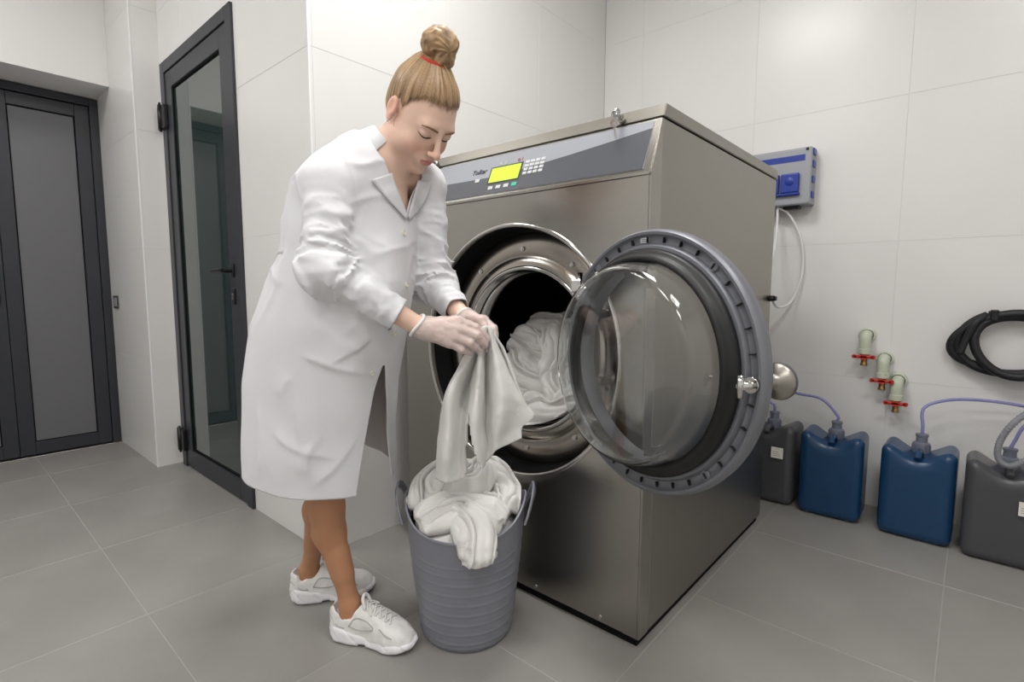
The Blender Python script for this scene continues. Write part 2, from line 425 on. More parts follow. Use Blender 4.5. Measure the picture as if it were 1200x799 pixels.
XR, XL, YF, YB = -.636, -1.661, 1.258, 2.36
DC = Vector((-1.115, YF, .80))
wm = empty('washing_machine', ((XR+XL)/2, (YF+YB)/2, 0)); tag(wm, 'large stainless steel washing machine with its round glass door open', 'washing machine')
wm_inv = Matrix.Translation(-wm.location)
def part(name, bm, m, parent=None, smooth=False, angle=None):
    """world-space bmesh -> child of the machine (or of one of its parts)"""
    o = obj(name, bm, m, parent or wm, smooth, angle)
    if parent is None: o.matrix_parent_inverse = wm_inv
    return o
# lower front panel with the round hole
b = NB(); n = 96; R = .40; z0, z1 = .03, 1.292
def sq(t):
    c, s = math.cos(t), math.sin(t); k = []
    if c > 1e-9: k.append((XR-.006-DC.x)/c)
    if c < -1e-9: k.append((XL+.006-DC.x)/c)
    if s > 1e-9: k.append((z1-DC.z)/s)
    if s < -1e-9: k.append((z0-DC.z)/s)
    k = min(k); return DC.x+c*k, DC.z+s*k
cor = sorted([math.atan2(z-DC.z, x-DC.x) % (2*PI) for x in (XR-.006, XL+.006) for z in (z0, z1)])
ts = sorted([2*PI*i/n for i in range(n)]+cor)
outer = [b.verts.new((sq(t)[0], YF, sq(t)[1])) for t in ts]
inner = [b.verts.new((DC.x+R*math.cos(t), YF, DC.z+R*math.sin(t))) for t in ts]
lip = [b.verts.new((DC.x+R*math.cos(t), YF+.02, DC.z+R*math.sin(t))) for t in ts]
k = len(ts)
for i in range(k):
    j = (i+1) % k
    b.faces.new((outer[i], outer[j], inner[j], inner[i])); b.faces.new((inner[i], inner[j], lip[j], lip[i]))
part('front_panel', b, M['steel'])
MY = frame_m(DC, (1, 0, 0), (0, 0, 1), (0, -1, 0))     # lathe axis z -> towards the viewer (-y)
part('opening_rim', lathe(NB(), [(R-.004, -.004), (R-.005, .002), (R, .005), (R+.007, .004), (R+.009, -.001)], 96, MY), M['chrome'], None, True)
# corner posts and the side, back and left skins
b = NB(); prism(b, [(YF+.001, .028), (YF+.001, 1.298), (YF+.060, 1.446), (YF+.062, 1.446), (YF+.055, 1.40), (YF+.055, .028)], XR-.05, XR, frame_m((0, 0, 0), (0, 1, 0), (0, 0, 1), (1, 0, 0)))
part('corner_post', b, M['steel'])
part('side_panel', boxm((XR-.02, YF+.0585, .028), (XR-.001, YB, 1.446), .002, 1), M['steelside'])
part('side_panel', boxm((XL, YF+.004, .028), (XL+.02, YB, 1.446), .002, 1), M['steelside'])
part('back_panel', boxm((XL+.02, YB-.02, .028), (XR-.02, YB, 1.446)), M['steelside'])
part('base_plinth', boxm((XL+.012, YF+.012, 0), (XR-.012, YB-.01, .032)), M['dkseal'])
# lid: front face leans with the console
b = NB(); P2 = [(1.316, 1.450), (1.329, 1.485), (YB+.004, 1.485), (YB+.004, 1.450)]
prism(b, P2, XL-.002, XR+.002, frame_m((0, 0, 0), (0, 1, 0), (0, 0, 1), (1, 0, 0)))
bmesh.ops.bevel(b, geom=b.edges[:], offset=.002, segments=2, affect='EDGES')
part('lid', b, M['steelside'])
# console: sloping box; its local frame u = +x, v up the slope, w outwards
V0 = Vector((0, YF-.006, 1.300)); V1 = Vector((0, 1.316, 1.446)); vv = (V1-V0).normalized(); ww = Vector((1, 0, 0)).cross(vv); HL = (V1-V0).length
b = NB(); prism(b, [(YF-.006, 1.300), (1.316, 1.446), (1.42, 1.446), (1.42, 1.293), (YF-.006, 1.293)], XL+.004, XR-.004, frame_m((0, 0, 0), (0, 1, 0), (0, 0, 1), (1, 0, 0)))
console = part('console', b, M['steel'])
MC = frame_m((0, V0.y, V0.z), (1, 0, 0), vv, ww)
def onc(name, u0, u1, v0, v1, m, t=.002, par=console, bev=0): return obj(name, boxm((u0, v0, 0), (u1, v1, t), bev, 1, MC), m, par)
PR, PL = XR-.022, XL+.02
onc('console_plate', PL, PR, .008, HL-.006, M['pan_lt'], .0018)
pts = []          # dark lower field with the sweeping top edge
for i in range(25):
    s = i/24; x = PL+(PR-PL)*s; pts.append((x, .082+.004*s-.012*math.sin(PI*s)+(.044*max(0, (s-.42)/.58)**1.2)))
b = NB(); poly = [(PL+.001, .0085)]+[(PR-.001, .0085)]+[(x, y) for x, y in pts[::-1]]
prism(b, poly, .0018, .0024, MC); obj('console_print', b, M['pan_dk'], console)
onc('screen', -1.222, -1.096, .050, .103, M['screen'], .0038)
sb = onc('screen_bezel', -1.228, -1.090, .045, .108, M['ink'], .003)
def rnd(x): return round(x, 4)
for i in range(4):
    onc('key_button', -1.216+i*.034, -1.196+i*.034, .023, .036, M['keyg'] if i == 3 else M['keyw'], .004, bev=.001)
onc('key_button', -1.290, -1.270, .060, .073, M['keyw'], .004, bev=.001)
for i in range(4):
    for j in range(4): onc('key_button', -1.080+i*.0205, -1.064+i*.0205, .058+j*.0135, .0685+j*.0135, M['keyw'], .004, bev=.001)
def text(name, s, u, v, size, m, par, Mx, shear=0, ext=.0006):
    c = bpy.data.curves.new(name, 'FONT'); c.body = s; c.size = size; c.extrude = ext; c.shear = shear; c.resolution_u = 3
    t = bpy.data.objects.new(name, c); COL.objects.link(t); bpy.context.view_layer.update()
    me = bpy.data.meshes.new_from_object(t.evaluated_get(bpy.context.evaluated_depsgraph_get())); bpy.data.objects.remove(t)
    me.materials.clear(); me.materials.append(m)
    o = bpy.data.objects.new(name, me); link(o, par); o.matrix_local = Mx @ Matrix.Translation((u, v, .0026)); return o
text('logo', 'Tolkar', -1.318, .092, .026, M['ink'], console, MC, .25)
for i, s in enumerate('AB-'): text('console_symbol', s, -1.196+i*.026, .113, .016, M['keyw'], console, MC)
text('console_symbol', 'O', -1.118, .113, .015, M['inkr'], console, MC); text('console_symbol', 'I', -1.100, .113, .018, M['inkr'], console, MC)
# screws on the bottom edge of the front
for x in (-.76, -1.0, -1.3, -1.55):
    b = NB(); cyl(b, (x, YF-.003, .045), (x, YF+.002, .045), .006, n=10); part('screw', b, M['chrome'])
# recess, ring and drum
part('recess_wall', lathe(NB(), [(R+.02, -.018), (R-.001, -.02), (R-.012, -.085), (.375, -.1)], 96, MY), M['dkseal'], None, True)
part('drum_ring', lathe(NB(), [(.386, -.098), (.387, -.088), (.380, -.082), (.352, -.078), (.318, -.076), (.312, -.080), (.308, -.080), (.302, -.074), (.285, -.070), (.277, -.069)], 96, MY), M['ringsteel'], None, True, 50)
part('drum_lip', lathe(NB(), [(.279, -.071), (.274, -.064), (.266, -.064), (.262, -.070), (.262, -.10), (.258, -.105), (.254, -.11), (.254, -.16), (.262, -.17)], 96, MY), M['chrome'], None, True, 60)
part('lip_seal', lathe(NB(), [(.2635, -.098), (.2585, -.102), (.2585, -.110), (.2635, -.113)], 96, MY), M['rubber'], None, True)
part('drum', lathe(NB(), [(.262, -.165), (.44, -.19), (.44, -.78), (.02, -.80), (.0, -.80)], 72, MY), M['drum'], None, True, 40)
for a in range(10):
    t = math.radians(20+36*a); p = DC+Vector((.333*math.cos(t), 0, .333*math.sin(t)))
    b = NB(); cyl(b, (p.x, YF+.0785, p.z), (p.x, YF+.071, p.z), .0085, .0075, n=12); cyl(b, (p.x, YF+.072, p.z), (p.x, YF+.069, p.z), .005, n=6)
    part('bolt', b, M['chrome'])
# ------------------------------------------------------------------ open door
DCEN = Vector((-.583, 1.150, .826)); ANG = math.radians(-18)
U = Vector((math.cos(ANG), math.sin(ANG), 0)); NN = Vector((U.y, -U.x, 0)); 
if NN.y > 0: NN = -NN
MD = frame_m(DCEN, U, (0, 0, 1), NN)
door = part('door', lathe(NB(), [(.255, -.03), (.300, -.032), (.312, -.024), (.3155, -.010), (.314, .004), (.309, .009), (.303, .008), (.298, .002), (.290, -.002), (.282, -.001), (.279, .006), (.276, .010), (.262, .011), (.255, .011)], 120, MD, closed=True), M['doorgrey'], None, True, 40)
def dpart(name, bm, m, par=None, **k): 
    o = obj(name, bm, m, par or door, **k); return o
dpart('door_gasket', lathe(NB(), [(.268, .008), (.270, .018), (.264, .027), (.258, .028), (.256, .036), (.250, .042), (.243, .043), (.238, .036), (.238, .008)], 120, MD, closed=True), M['rubber'], smooth=True)
gi = .0055
prof_o = [(.2415, .012), (.2405, .040), (.236, .070), (.229, .094), (.224, .101), (.215, .106), (.205, .1075), (.12, .110), (.0, .1105)]
prof_i = [(0, .1105-gi), (.12, .110-gi), (.203, .1075-gi), (.212, .1055-gi), (.2185, .099), (.2235, .092), (.230, .068), (.2345, .040), (.2355, .012)]
b = NB(); lathe(b, prof_o+prof_i, 120, MD, closed=False)
# close the base annulus and weld the poles
bmesh.ops.remove_doubles(b, verts=b.verts[:], dist=1e-5)
bed = [e for e in b.edges if e.is_boundary]; bmesh.ops.bridge_loops(b, edges=bed)
bmesh.ops.recalc_face_normals(b, faces=b.faces[:])
dpart('door_glass', b, M['glass'], smooth=True, angle=50)
for i in range(36):
    t = 2*PI*i/36
    b = boxm((.284, -.0012, -.004), (.297, .0012, .0075), .0005, 1, MD @ Matrix.Rotation(t, 4, 'Z')); dpart('clip', b, M['blackpl'])
for t in (50, 128, 232, 310):
    b = NB(); lathe(b, [(.0, .0035), (.010, .0035), (.0115, .002), (.0115, -.003)], 20, MD @ Matrix.Rotation(math.radians(t), 4, 'Z') @ Matrix.Translation((.290, 0, 0))); dpart('cover_plug', b, M['doorgrey'], smooth=True, angle=40)
b = boxm((-.014, -.006, 0), (.014, .006, .0008), 0, 1, MD @ Matrix.Translation((-.012, .2905, .0005))); st = dpart('sticker', b, M['keyw'])
for j in (-.0022, .0018): obj('sticker_print', boxm((-.011, j-.0007, .0008), (.009, j+.0007, .001), 0, 1, MD @ Matrix.Translation((-.012, .2905, .0005))), M['ink'], st)
# T-bolt through the rim and the big round knob behind it
LT = MD @ Matrix.Translation((.292, -.008, 0))
b = NB(); cyl(b, LT @ Vector((0, 0, -.03)), LT @ Vector((0, 0, .048)), .008, n=14); cyl(b, LT @ Vector((0, 0, .010)), LT @ Vector((0, 0, .016)), .016, n=20)
cyl(b, LT @ Vector((0, -.022, .046)), LT @ Vector((0, .022, .046)), .006, n=12)
dpart('latch_bolt', b, M['chrome'])
b = NB(); lathe(b, [(.012, -.03), (.012, -.050), (.018, -.056), (.034, -.064), (.0375, -.070), (.0375, -.080), (.034, -.084), (.016, -.083), (0, -.082)], 40, LT); dpart('door_knob', b, M['steelside'], smooth=True, angle=60)
b = NB(); lathe(b, [(.0376, -.071), (.0384, -.075), (.0376, -.079)], 40, LT); dpart('knob_band', b, M['pan_dk'], smooth=True)
# outer face cover, hinge arm and hinge block
dpart('door_back', lathe(NB(), [(.300, -.031), (.292, -.045), (.262, -.050), (.245, -.046), (.243, .0), (.249, .010), (.256, -.02)], 120, MD, closed=True), M['doorgrey'], smooth=True, angle=40)
for sz_ in (1, -1):
    b = NB(); ha = MD @ Vector((-.25, sz_*.10, -.052)); hb = Vector((-.86, YF+.055, .826+sz_*.1))
    tube(b, catmull([tuple(ha), tuple((ha+hb)/2+Vector((.01, .02, 0))), tuple(hb)], 6), .016, 12)
    dpart('hinge_arm', b, M['chrome'])
b = NB(); cyl(b, (-.86, YF+.055, .68), (-.86, YF+.055, .98), .013, n=16); part('hinge_pin', b, M['chrome'])
b = boxm((-.905, YF+.035, .990), (-.870, YF+.080, 1.030), .004); cyl(b, (-.885, YF+.055, .975), (-.885, YF+.055, 1.05), .008, n=12); part('latch_catch', b, M['chrome'])
# little black fitting on the rear edge of the side
b = NB(); cyl(b, (XR-.002, YB-.03, .965), (XR+.022, YB-.03, .965), .012, n=14); cyl(b, (XR+.022, YB-.03, .965), (XR+.03, YB-.03, .965), .009, n=14); part('side_fitting', b, M['blackpl'])
# keys left in the two lid locks
def keyset(name, x, label):
    p = Vector((x, 1.318, 1.463)); t = empty(name, p); tag(t, label, 'key', 'keys in the lid locks')
    nrm = Vector((0, -.94, .34))
    b = NB(); cyl(b, (0, 0, 0), nrm*.010, .010, n=18); obj('lock_barrel', b, M['chrome'], t)
    b = NB(); k0 = nrm*.010; side = Vector((.8, 0, .6)); up_ = nrm.cross(side).normalized()
    Mx = frame_m(k0, nrm, side.normalized(), up_)
    box(b, (0, -.0035, -.001), (.014, .0035, .001), 0, 1, Mx); lathe(b, [(.003, -.001), (.0125, -.001), (.0125, .001), (.003, .001)], 20, Mx @ Matrix.Translation((.024, 0, 0)), closed=True)
    obj('inserted_key', b, M['chrome'], t)
    rc = k0+nrm*.03
    b = NB(); tube(b, [tuple(rc+Vector((.0*math.cos(a)+.011*math.sin(a), -.006*math.cos(a), -.012+.013*math.cos(a)))) for a in np.linspace(0, 2*PI, 25)], .0011, 6, False); obj('key_ring', b, M['chrome'], t)
    b = NB(); Mh = frame_m(rc+Vector((0, -.004, -.030)), (1, 0, 0), (0, .25, -1), (0, -1, -.25))
    lathe(b, [(.003, -.001), (.0115, -.001), (.0115, .001), (.003, .001)], 20, Mh, closed=True); box(b, (-.0035, .010, -.001), (.0035, .04, .001), 0, 1, Mh)
    obj('hanging_key', b, M['chrome'], t)
keyset('key_set', -.758, 'steel keys hanging from the lid lock near the machine corner')
keyset('key_set', -1.535, 'steel keys in the lid lock beside the woman\'s chin')
# ================================================================== canisters, hoses, sockets, taps
M['cang'] = mat('grey_canister', lin(74, 74, 78), .28, bump=.05, bscale=250)
M['canb'] = mat('blue_canister', lin(24, 62, 98), .25, bump=.05, bscale=250)
M['capg'] = mat('grey_cap', lin(112, 116, 130), .4)
M['paper'] = mat('paper_label', lin(228, 226, 216), .6)
M['hosev'] = mat('violet_hose', lin(150, 150, 205), .25, trans=.25)
M['hosegr'] = mat('corrugated_grey_hose', lin(128, 130, 136), .4)
CW, CDp, CH = .262, .225, .378
def can_f(P):
    x, y, z = P[:, 0], P[:, 1], P[:, 2]
    q = np.abs(np.stack([x, y, z-CH/2], 1))-np.array([CW/2-.045, CDp/2-.045, CH/2-.035])
    d = np.linalg.norm(np.clip(q, 0, None), axis=1)+np.minimum(q.max(1), 0)-np.where(z > CH/2, .035, .035)
    # valley across the middle of the top
    v = np.sqrt(x*x+((z-CH-.03)*1.0)**2)-.075
    d = smax(d, -v, .05)
    # upright ribs near both ends of the broad faces
    for s in (-1, 1):
        for o in (.064, .079):
            g_ = np.sqrt((x-s*o)**2+(np.abs(y)-CDp/2-.002)**2)-.0075; d = smax(d, -np.maximum(g_, np.abs(z-.24)-.12), .004)
    # waist at the foot
    d = smax(d, -(np.sqrt((np.abs(y)-CDp/2-.02)**2+(z+.012)**2)-.026), .02)
    return d
can_f.bs = (np.array([0, 0, .18], np.float32), .26)
cv, cq = surface_nets(field([(can_f, .001, 'u')]), (-.15, -.13, -.02), (.15, .13, .42), .0045)
cv[:, 2] -= cv[:, 2].min()
can_me = {}
for key in ('cang', 'canb'):
    o = np_mesh('body', cv, cq, M[key]); can_me[key] = o.data; bpy.data.objects.remove(o)
def canister(x, y, rz, key, label, sticker=None, capx=.0):
    t = empty('canister', (x, y, 0), rz); tag(t, label, 'canister', 'plastic canisters along the wall')
    bo = bpy.data.objects.new('body', can_me[key]); link(bo, t)
    b = NB(); zc = .318
    lathe(b, [(.030, zc-.01), (.030, zc+.012), (.026, zc+.014), (.026, zc+.03)], 24, Matrix.Translation((capx, .035, 0))); obj('neck', b, M[key], t, True, 40)
    b = NB(); lathe(b, [(.0285, zc+.012), (.030, zc+.016), (.030, zc+.05), (.028, zc+.056), (.020, zc+.06), (.019, zc+.082), (.022, zc+.083), (.022, zc+.092), (.006, zc+.094)], 24, Matrix.Translation((capx, .035, 0))); 
    cp = obj('cap', b, M['capg'], t, True, 40)
    for i in range(12):
        a = 2*PI*i/12; obj('cap_rib', boxm((.029, -.002, zc+.018), (.032, .002, zc+.048), 0, 1, Matrix.Translation((capx, .035, 0)) @ Matrix.Rotation(a, 4, 'Z')), M['capg'], cp)
    b = NB(); tube(b, catmull([(0, -.095, .335), (0, -.07, .353), (0, -.02, .348), (0, .0, .328)], 6), .012, 10); obj('carry_handle', b, M[key], t)
    if sticker:
        a = sticker; o = obj('paper_label', boxm((a[0], -CDp/2-.0012, a[1]), (a[0]+a[2], -CDp/2+.003, a[1]+a[3])), M['paper'], t)
        for j in range(3): obj('label_print', boxm((a[0]+.006, -CDp/2-.0016, a[1]+.010+.009*j), (a[0]+a[2]-.008-.006*j, -CDp/2-.0011, a[1]+.012+.009*j)), mat('print_grey', lin(150, 148, 140), .6), o)
    return t, Vector((x, y, 0))+Matrix.Rotation(rz, 3, 'Z') @ Vector((capx, .035, zc+.093))
yc = 2.672
c1, h1 = canister(-.690, yc+.02, .0, 'cang', 'dark grey plastic canister half hidden behind the washing machine', (.030, .225, .05, .05))
c2, h2 = canister(-.425, yc+.005, .02, 'canb', 'blue plastic canister standing nearest the washing machine')
c3, h3 = canister(-.122, yc-.005, -.02, 'canb', 'blue plastic canister between the other blue and the large grey one')
c4, h4 = canister(.142, yc-.03, .0, 'cang', 'dark grey plastic canister at the right edge of the picture', (.028, .205, .06, .05))
def hose(name, pts, r, m, label, n=14, **kw):
    b = NB(); tube(b, catmull(pts, n), r, 10); o = obj(name, b, m, None, True); return tag(o, label, 'hose', **kw)
def wp(px, py, y): 
    r = FW*F_PX+RT*(px-600)+UP*(399.5-py); t = (y-CAM.y)/r.y; return tuple(CAM+r*t)
dn = Vector((0, 0, -.03))
hose('dosing_hose', [tuple(h1), tuple(h1+Vector((-.004, 0, .03))), wp(902, 470, 2.72), wp(893, 455, 2.72), (-.80, 2.55, .68), (-.84, 2.365, .70)], .006, M['hosev'], 'violet hose rising from the half hidden grey canister')
hose('dosing_hose', [tuple(h2), tuple(h2+Vector((0, .0, .025))), wp(962, 467, 2.72), wp(930, 459, 2.73), (-.66, 2.70, .595), (-.80, 2.55, .62), (-.92, 2.365, .64)], .006, M['hosev'], 'violet hose arching from the blue canister to the washing machine')
hose('dosing_hose', [tuple(h3), tuple(h3+Vector((.0, 0, .03))), wp(1083, 478, 2.72), wp(1110, 469, 2.75), wp(1150, 469, 2.78), wp(1200, 476, 2.8), wp(1260, 492, 2.83), (.42, 2.85, .60), (.50, 2.872, .66)], .006, M['hosev'], 'violet hose arching from the middle blue canister to the right')
hose('dosing_hose', [tuple(h4), tuple(h4+Vector((.01, 0, .03))), wp(1200, 500, 2.68), wp(1225, 480, 2.72), wp(1260, 470, 2.78), (.46, 2.872, .72)], .006, M['hosev'], 'short violet hose above the right grey canister')
# corrugated grey hose lying over the right canister
pp = catmull([(.36, 2.872, .60), wp(1238, 468, 2.70), wp(1195, 490, 2.57), wp(1173, 515, 2.55), wp(1170, 537, 2.545), wp(1185, 546, 2.54), wp(1215, 535, 2.55), wp(1260, 530, 2.62), (.36, 2.75, .20), (.40, 2.872, .06)], 26)
rr = [.0105+.0016*math.sin(i*2.1) for i in range(len(pp))]
b = NB(); tube(b, pp, rr, 10); tag(obj('drain_hose', b, M['hosegr'], None, True), 'grey corrugated hose looped on the right grey canister', 'hose')
# power socket box
M['boxg'] = mat('grey_plastic', lin(158, 160, 166), .45); M['boxb'] = mat('blue_plastic', lin(36, 58, 150), .35)
sx0, sx1, sz0, sz1, sd = -.90, -.602, 1.400, 1.662, .10
sb_ = empty('socket_box', ((sx0+sx1)/2, Y_RIGHT, sz0)); tag(sb_, 'grey wall socket box with blue covers above the washing machine', 'socket box')
wdt, hgt = (sx1-sx0)/2, sz1-sz0
obj('box_body', boxm((-wdt, -sd*.62, 0), (wdt, -.001, hgt), .008, 3), M['boxg'], sb_)
fc = obj('front_cover', boxm((-wdt, -sd, .0), (wdt, -sd*.62+.004, hgt), .010, 3), M['boxg'], sb_)
obj('blue_stripe', boxm((-wdt+.02, -sd-.001, hgt-.062), (wdt-.028, -sd+.002, hgt-.034)), M['boxb'], fc)
for k in (-1, 0, 1):
    cx_ = wdt-.082 if k == 1 else wdt-.082-.086
    if k == -1: continue
    s = obj('socket_lid', boxm((cx_-.042, -sd-.022, .055), (cx_+.036, -sd+.002, .145), .006, 3), M['boxb'], sb_)
    b = NB(); lathe(b, [(.0, .0245), (.018, .0245), (.022, .021)], 24, frame_m((cx_-.003, -sd, .108), (1, 0, 0), (0, 0, 1), (0, -1, 0))); obj('lid_dome', b, M['boxb'], s, True)
    obj('lid_hinge', boxm((cx_-.046, -sd-.018, .044), (cx_+.040, -sd+.002, .056), .003), M['boxb'], s)
for z in (.03, .10, .17, .225): obj('clamp', boxm((wdt-.004, -sd*.85, z), (wdt+.006, -sd*.4, z+.03), .003), M['boxb'], sb_)
for k in (-1, 1):
    b = NB(); cyl(b, (k*(wdt-.02), -sd-.002, hgt-.012), (k*(wdt-.02), -sd+.004, hgt-.012), .007, n=12); obj('cover_screw', b, M['blackpl'], fc)
obj('cable_gland', boxm((.03, -.075, -.014), (.10, -.03, .004), .004), M['blackpl'], sb_)
M['cablew'] = mat('white_cable', lin(226, 226, 226), .4)
b = NB(); tube(b, catmull([wp(910, 242, 2.80), wp(925, 252, 2.83), wp(939, 282, 2.855), wp(940, 320, 2.855), wp(928, 352, 2.83), wp(912, 360, 2.72), wp(902, 348, 2.5), (-.70, 2.42, .98)], 12), .006, 10)
tag(obj('power_cable', b, M['cablew'], None, True), 'white cable looping down from the socket box', 'cable')
b = NB(); tube(b, catmull([wp(911, 238, 2.80), wp(911, 255, 2.80), wp(909, 280, 2.76), wp(903, 305, 2.6), (-.70, 2.365, 1.14)], 8), .006, 10)
tag(obj('power_cable', b, M['cablew'], None, True), 'straight white cable dropping beside the machine edge', 'cable')
# taps
M['ppr'] = mat('pale_green_fitting', lin(192, 198, 178), .4); M['brass'] = mat('brass', lin(150, 120, 80), .35, .9); M['redm'] = mat('red_handle', lin(190, 50, 40), .4)
def tap(px, py, label):
    x, _, z = wp(px, py, Y_RIGHT-.05); t = empty('wall_tap', (x, Y_RIGHT, z+.035)); tag(t, label, 'tap', 'wall taps')
    b = NB(); lathe(b, [(.0, .002), (.034, .002), (.034, .012), (.026, .016)], 24, frame_m((0, 0, 0), (1, 0, 0), (0, 0, 1), (0, -1, 0))); obj('wall_flange', b, M['ppr'], t, True, 40)
    b = NB(); tube(b, catmull([(0, -.002, 0), (0, -.035, 0), (0, -.052, -.012), (0, -.056, -.04), (0, -.056, -.062)], 8), [.023]*24+[.0225]*9, 16); obj('elbow', b, M['ppr'], t)
    b = NB(); lathe(b, [(.0225, -.058), (.026, -.060), (.026, -.082), (.019, -.086), (0, -.086)], 20, Matrix.Translation((0, -.056, 0))); obj('collar', b, M['ppr'], t, True, 40)
    b = NB(); lathe(b, [(.015, -.084), (.017, -.088), (.017, -.102), (.012, -.106), (.012, -.125), (.014, -.128), (.014, -.136), (.0, -.136)], 16, Matrix.Translation((0, -.056, 0))); obj('valve', b, M['brass'], t, True, 40)
    b = NB(); box(b, (-.040, -.080, -.103), (.040, -.066, -.088), .004); cyl(b, (0, -.08, -.096), (0, -.066, -.096), .013, n=14)
    for s in (-1, 1): cyl(b, (s*.036, -.080, -.0955), (s*.036, -.066, -.0955), .009, n=12)
    obj('tap_handle', b, M['redm'], t)
tap(1014, 402, 'pale green wall tap with red handle, highest of the three')
tap(1035, 430, 'pale green wall tap with red handle, middle of the three')
tap(1051, 456, 'pale green wall tap with red handle, lowest of the three')
# coiled black hose on its hook
M['hosek'] = mat('black_hose', lin(30, 30, 33), .5)
yh = Y_RIGHT-.045; P = []
cxy = wp(1190, 402, yh)
for i in range(0, 92):
    a = math.radians(118+i*9.3); s = i/91
    ry, rz_ = .158+.028*math.sin(a*.37+1), .116+.030*math.sin(a*.61+.5)
    P.append((cxy[0]+.0+ry*math.cos(a)+.022*math.sin(i*.06), yh+.010-.034*(.5+.5*math.sin(a*.5+2)), cxy[2]-.004+rz_*math.sin(a)-.018*math.cos(i*.069)))
b = NB(); tube(b, catmull(P, 2), .0165, 12); tail = [P[0], (P[0][0]-.035, yh-.03, P[0][2]-.03), (P[0][0]-.06, yh-.03, P[0][2]-.10), (P[0][0]-.075, yh-.032, P[0][2]-.16)]
ch = empty('coiled_hose', (cxy[0], Y_RIGHT, cxy[2])); tag(ch, 'coiled black rubber hose hanging on the right wall', 'hose')
o = obj('hose_coil', b, M['hosek'], ch, True); o.matrix_parent_inverse = Matrix.Translation(-ch.location)
b = NB(); tube(b, catmull(tail, 8), .0125, 12); o = obj('hose_end', b, M['hosek'], ch, True); o.matrix_parent_inverse = Matrix.Translation(-ch.location)
b = NB(); hx = wp(1172, 366, Y_RIGHT); 
box(b, (hx[0]-.035, Y_RIGHT-.05, hx[2]-.012), (hx[0]+.06, Y_RIGHT-.001, hx[2]+.006), .004); box(b, (hx[0]-.03, Y_RIGHT-.075, hx[2]-.03), (hx[0]-.005, Y_RIGHT-.045, hx[2]+.012), .004)
o = obj('wall_hook', b, M['blackpl'], ch); o.matrix_parent_inverse = Matrix.Translation(-ch.location)
# ================================================================== laundry basket and towels
M['bask'] = mat('grey_basket', lin(128, 130, 139), .42, bump=.02, bscale=200)
M['towel'] = mat('white_terry', lin(236, 234, 231), .95, sheen=.3, bump=.5, bscale=420, spec=.2)
BC = Vector((-1.075, 1.020, 0)); BH, RB, RTP = .355, .131, .173
def bask_r(z): return RB+(RTP-RB)*(min(max(z, 0), BH)/BH)**.85
bk = empty('laundry_basket', BC, math.radians(41)); tag(bk, 'grey flexible plastic laundry basket full of white towels', 'basket')
prof = [(0, .004), (RB-.02, .004), (RB-.006, .0), (RB, .010)]
for i in range(1, 120):
    z = .01+(BH-.012)*i/119; rb = 0
    for k in range(9):
        zc = .030+k*.030; rb = max(rb, .0012*math.exp(-((z-zc)/.003)**2))
    prof.append((bask_r(z)+rb, z))
prof += [(RTP+.004, BH), (RTP+.004, BH+.005), (RTP-.001, BH+.006), (RTP-.004, BH)]
for i in range(20): z = BH-(BH-.012)*(i+1)/20; prof.append((bask_r(z)-.004, z))
prof.append((0, .012))
b = NB(); lathe(b, prof, 96)
def rim_dz(a):
    s = abs(math.cos(a)); return .050*s**6-.020*(1-s**2)
for v in b.verts:        # the rim dips between the two handles and rises into them
    if v.co.z > .22:
        w_ = ((v.co.z-.22)/(BH-.22)); v.co.z += w_*rim_dz(math.atan2(v.co.y, v.co.x))
bmesh.ops.remove_doubles(b, verts=b.verts[:], dist=1e-6)
obj('tub', b, M['bask'], bk, True, 50)
for s in (-1, 1):
    P = [(s*(RTP-.002), -.070, BH-.01), (s*(RTP+.010), -.060, BH+.022), (s*(RTP+.022), -.036, BH+.062), (s*(RTP+.026), 0, BH+.076), (s*(RTP+.022), .036, BH+.062), (s*(RTP+.010), .060, BH+.022), (s*(RTP-.002), .070, BH-.01)]
    C = catmull(P, 6); b = NB(); rings = []
    for i, p in enumerate(C):       # flat strap handle
        p = Vector(p); t = (Vector(C[min(i+1, len(C)-1)])-Vector(C[max(i-1, 0)])).normalized(); o_ = Vector((s, 0, .3)).normalized(); w_ = t.cross(o_).normalized(); o_ = w_.cross(t)
        rings.append([b.verts.new(p+w_*(a*.011)+o_*(c_*.0032)) for a, c_ in ((-1, -.6), (-.8, -1), (.8, -1), (1, -.6), (1, .6), (.8, 1), (-.8, 1), (-1, .6))])
    for A, B in zip(rings, rings[1:]):
        for k in range(8): b.faces.new((A[k], A[(k+1) % 8], B[(k+1) % 8], B[k]))
    b.faces.new(rings[0][::-1]); b.faces.new(rings[-1]); obj('handle', b, M['bask'], bk, True, 60)
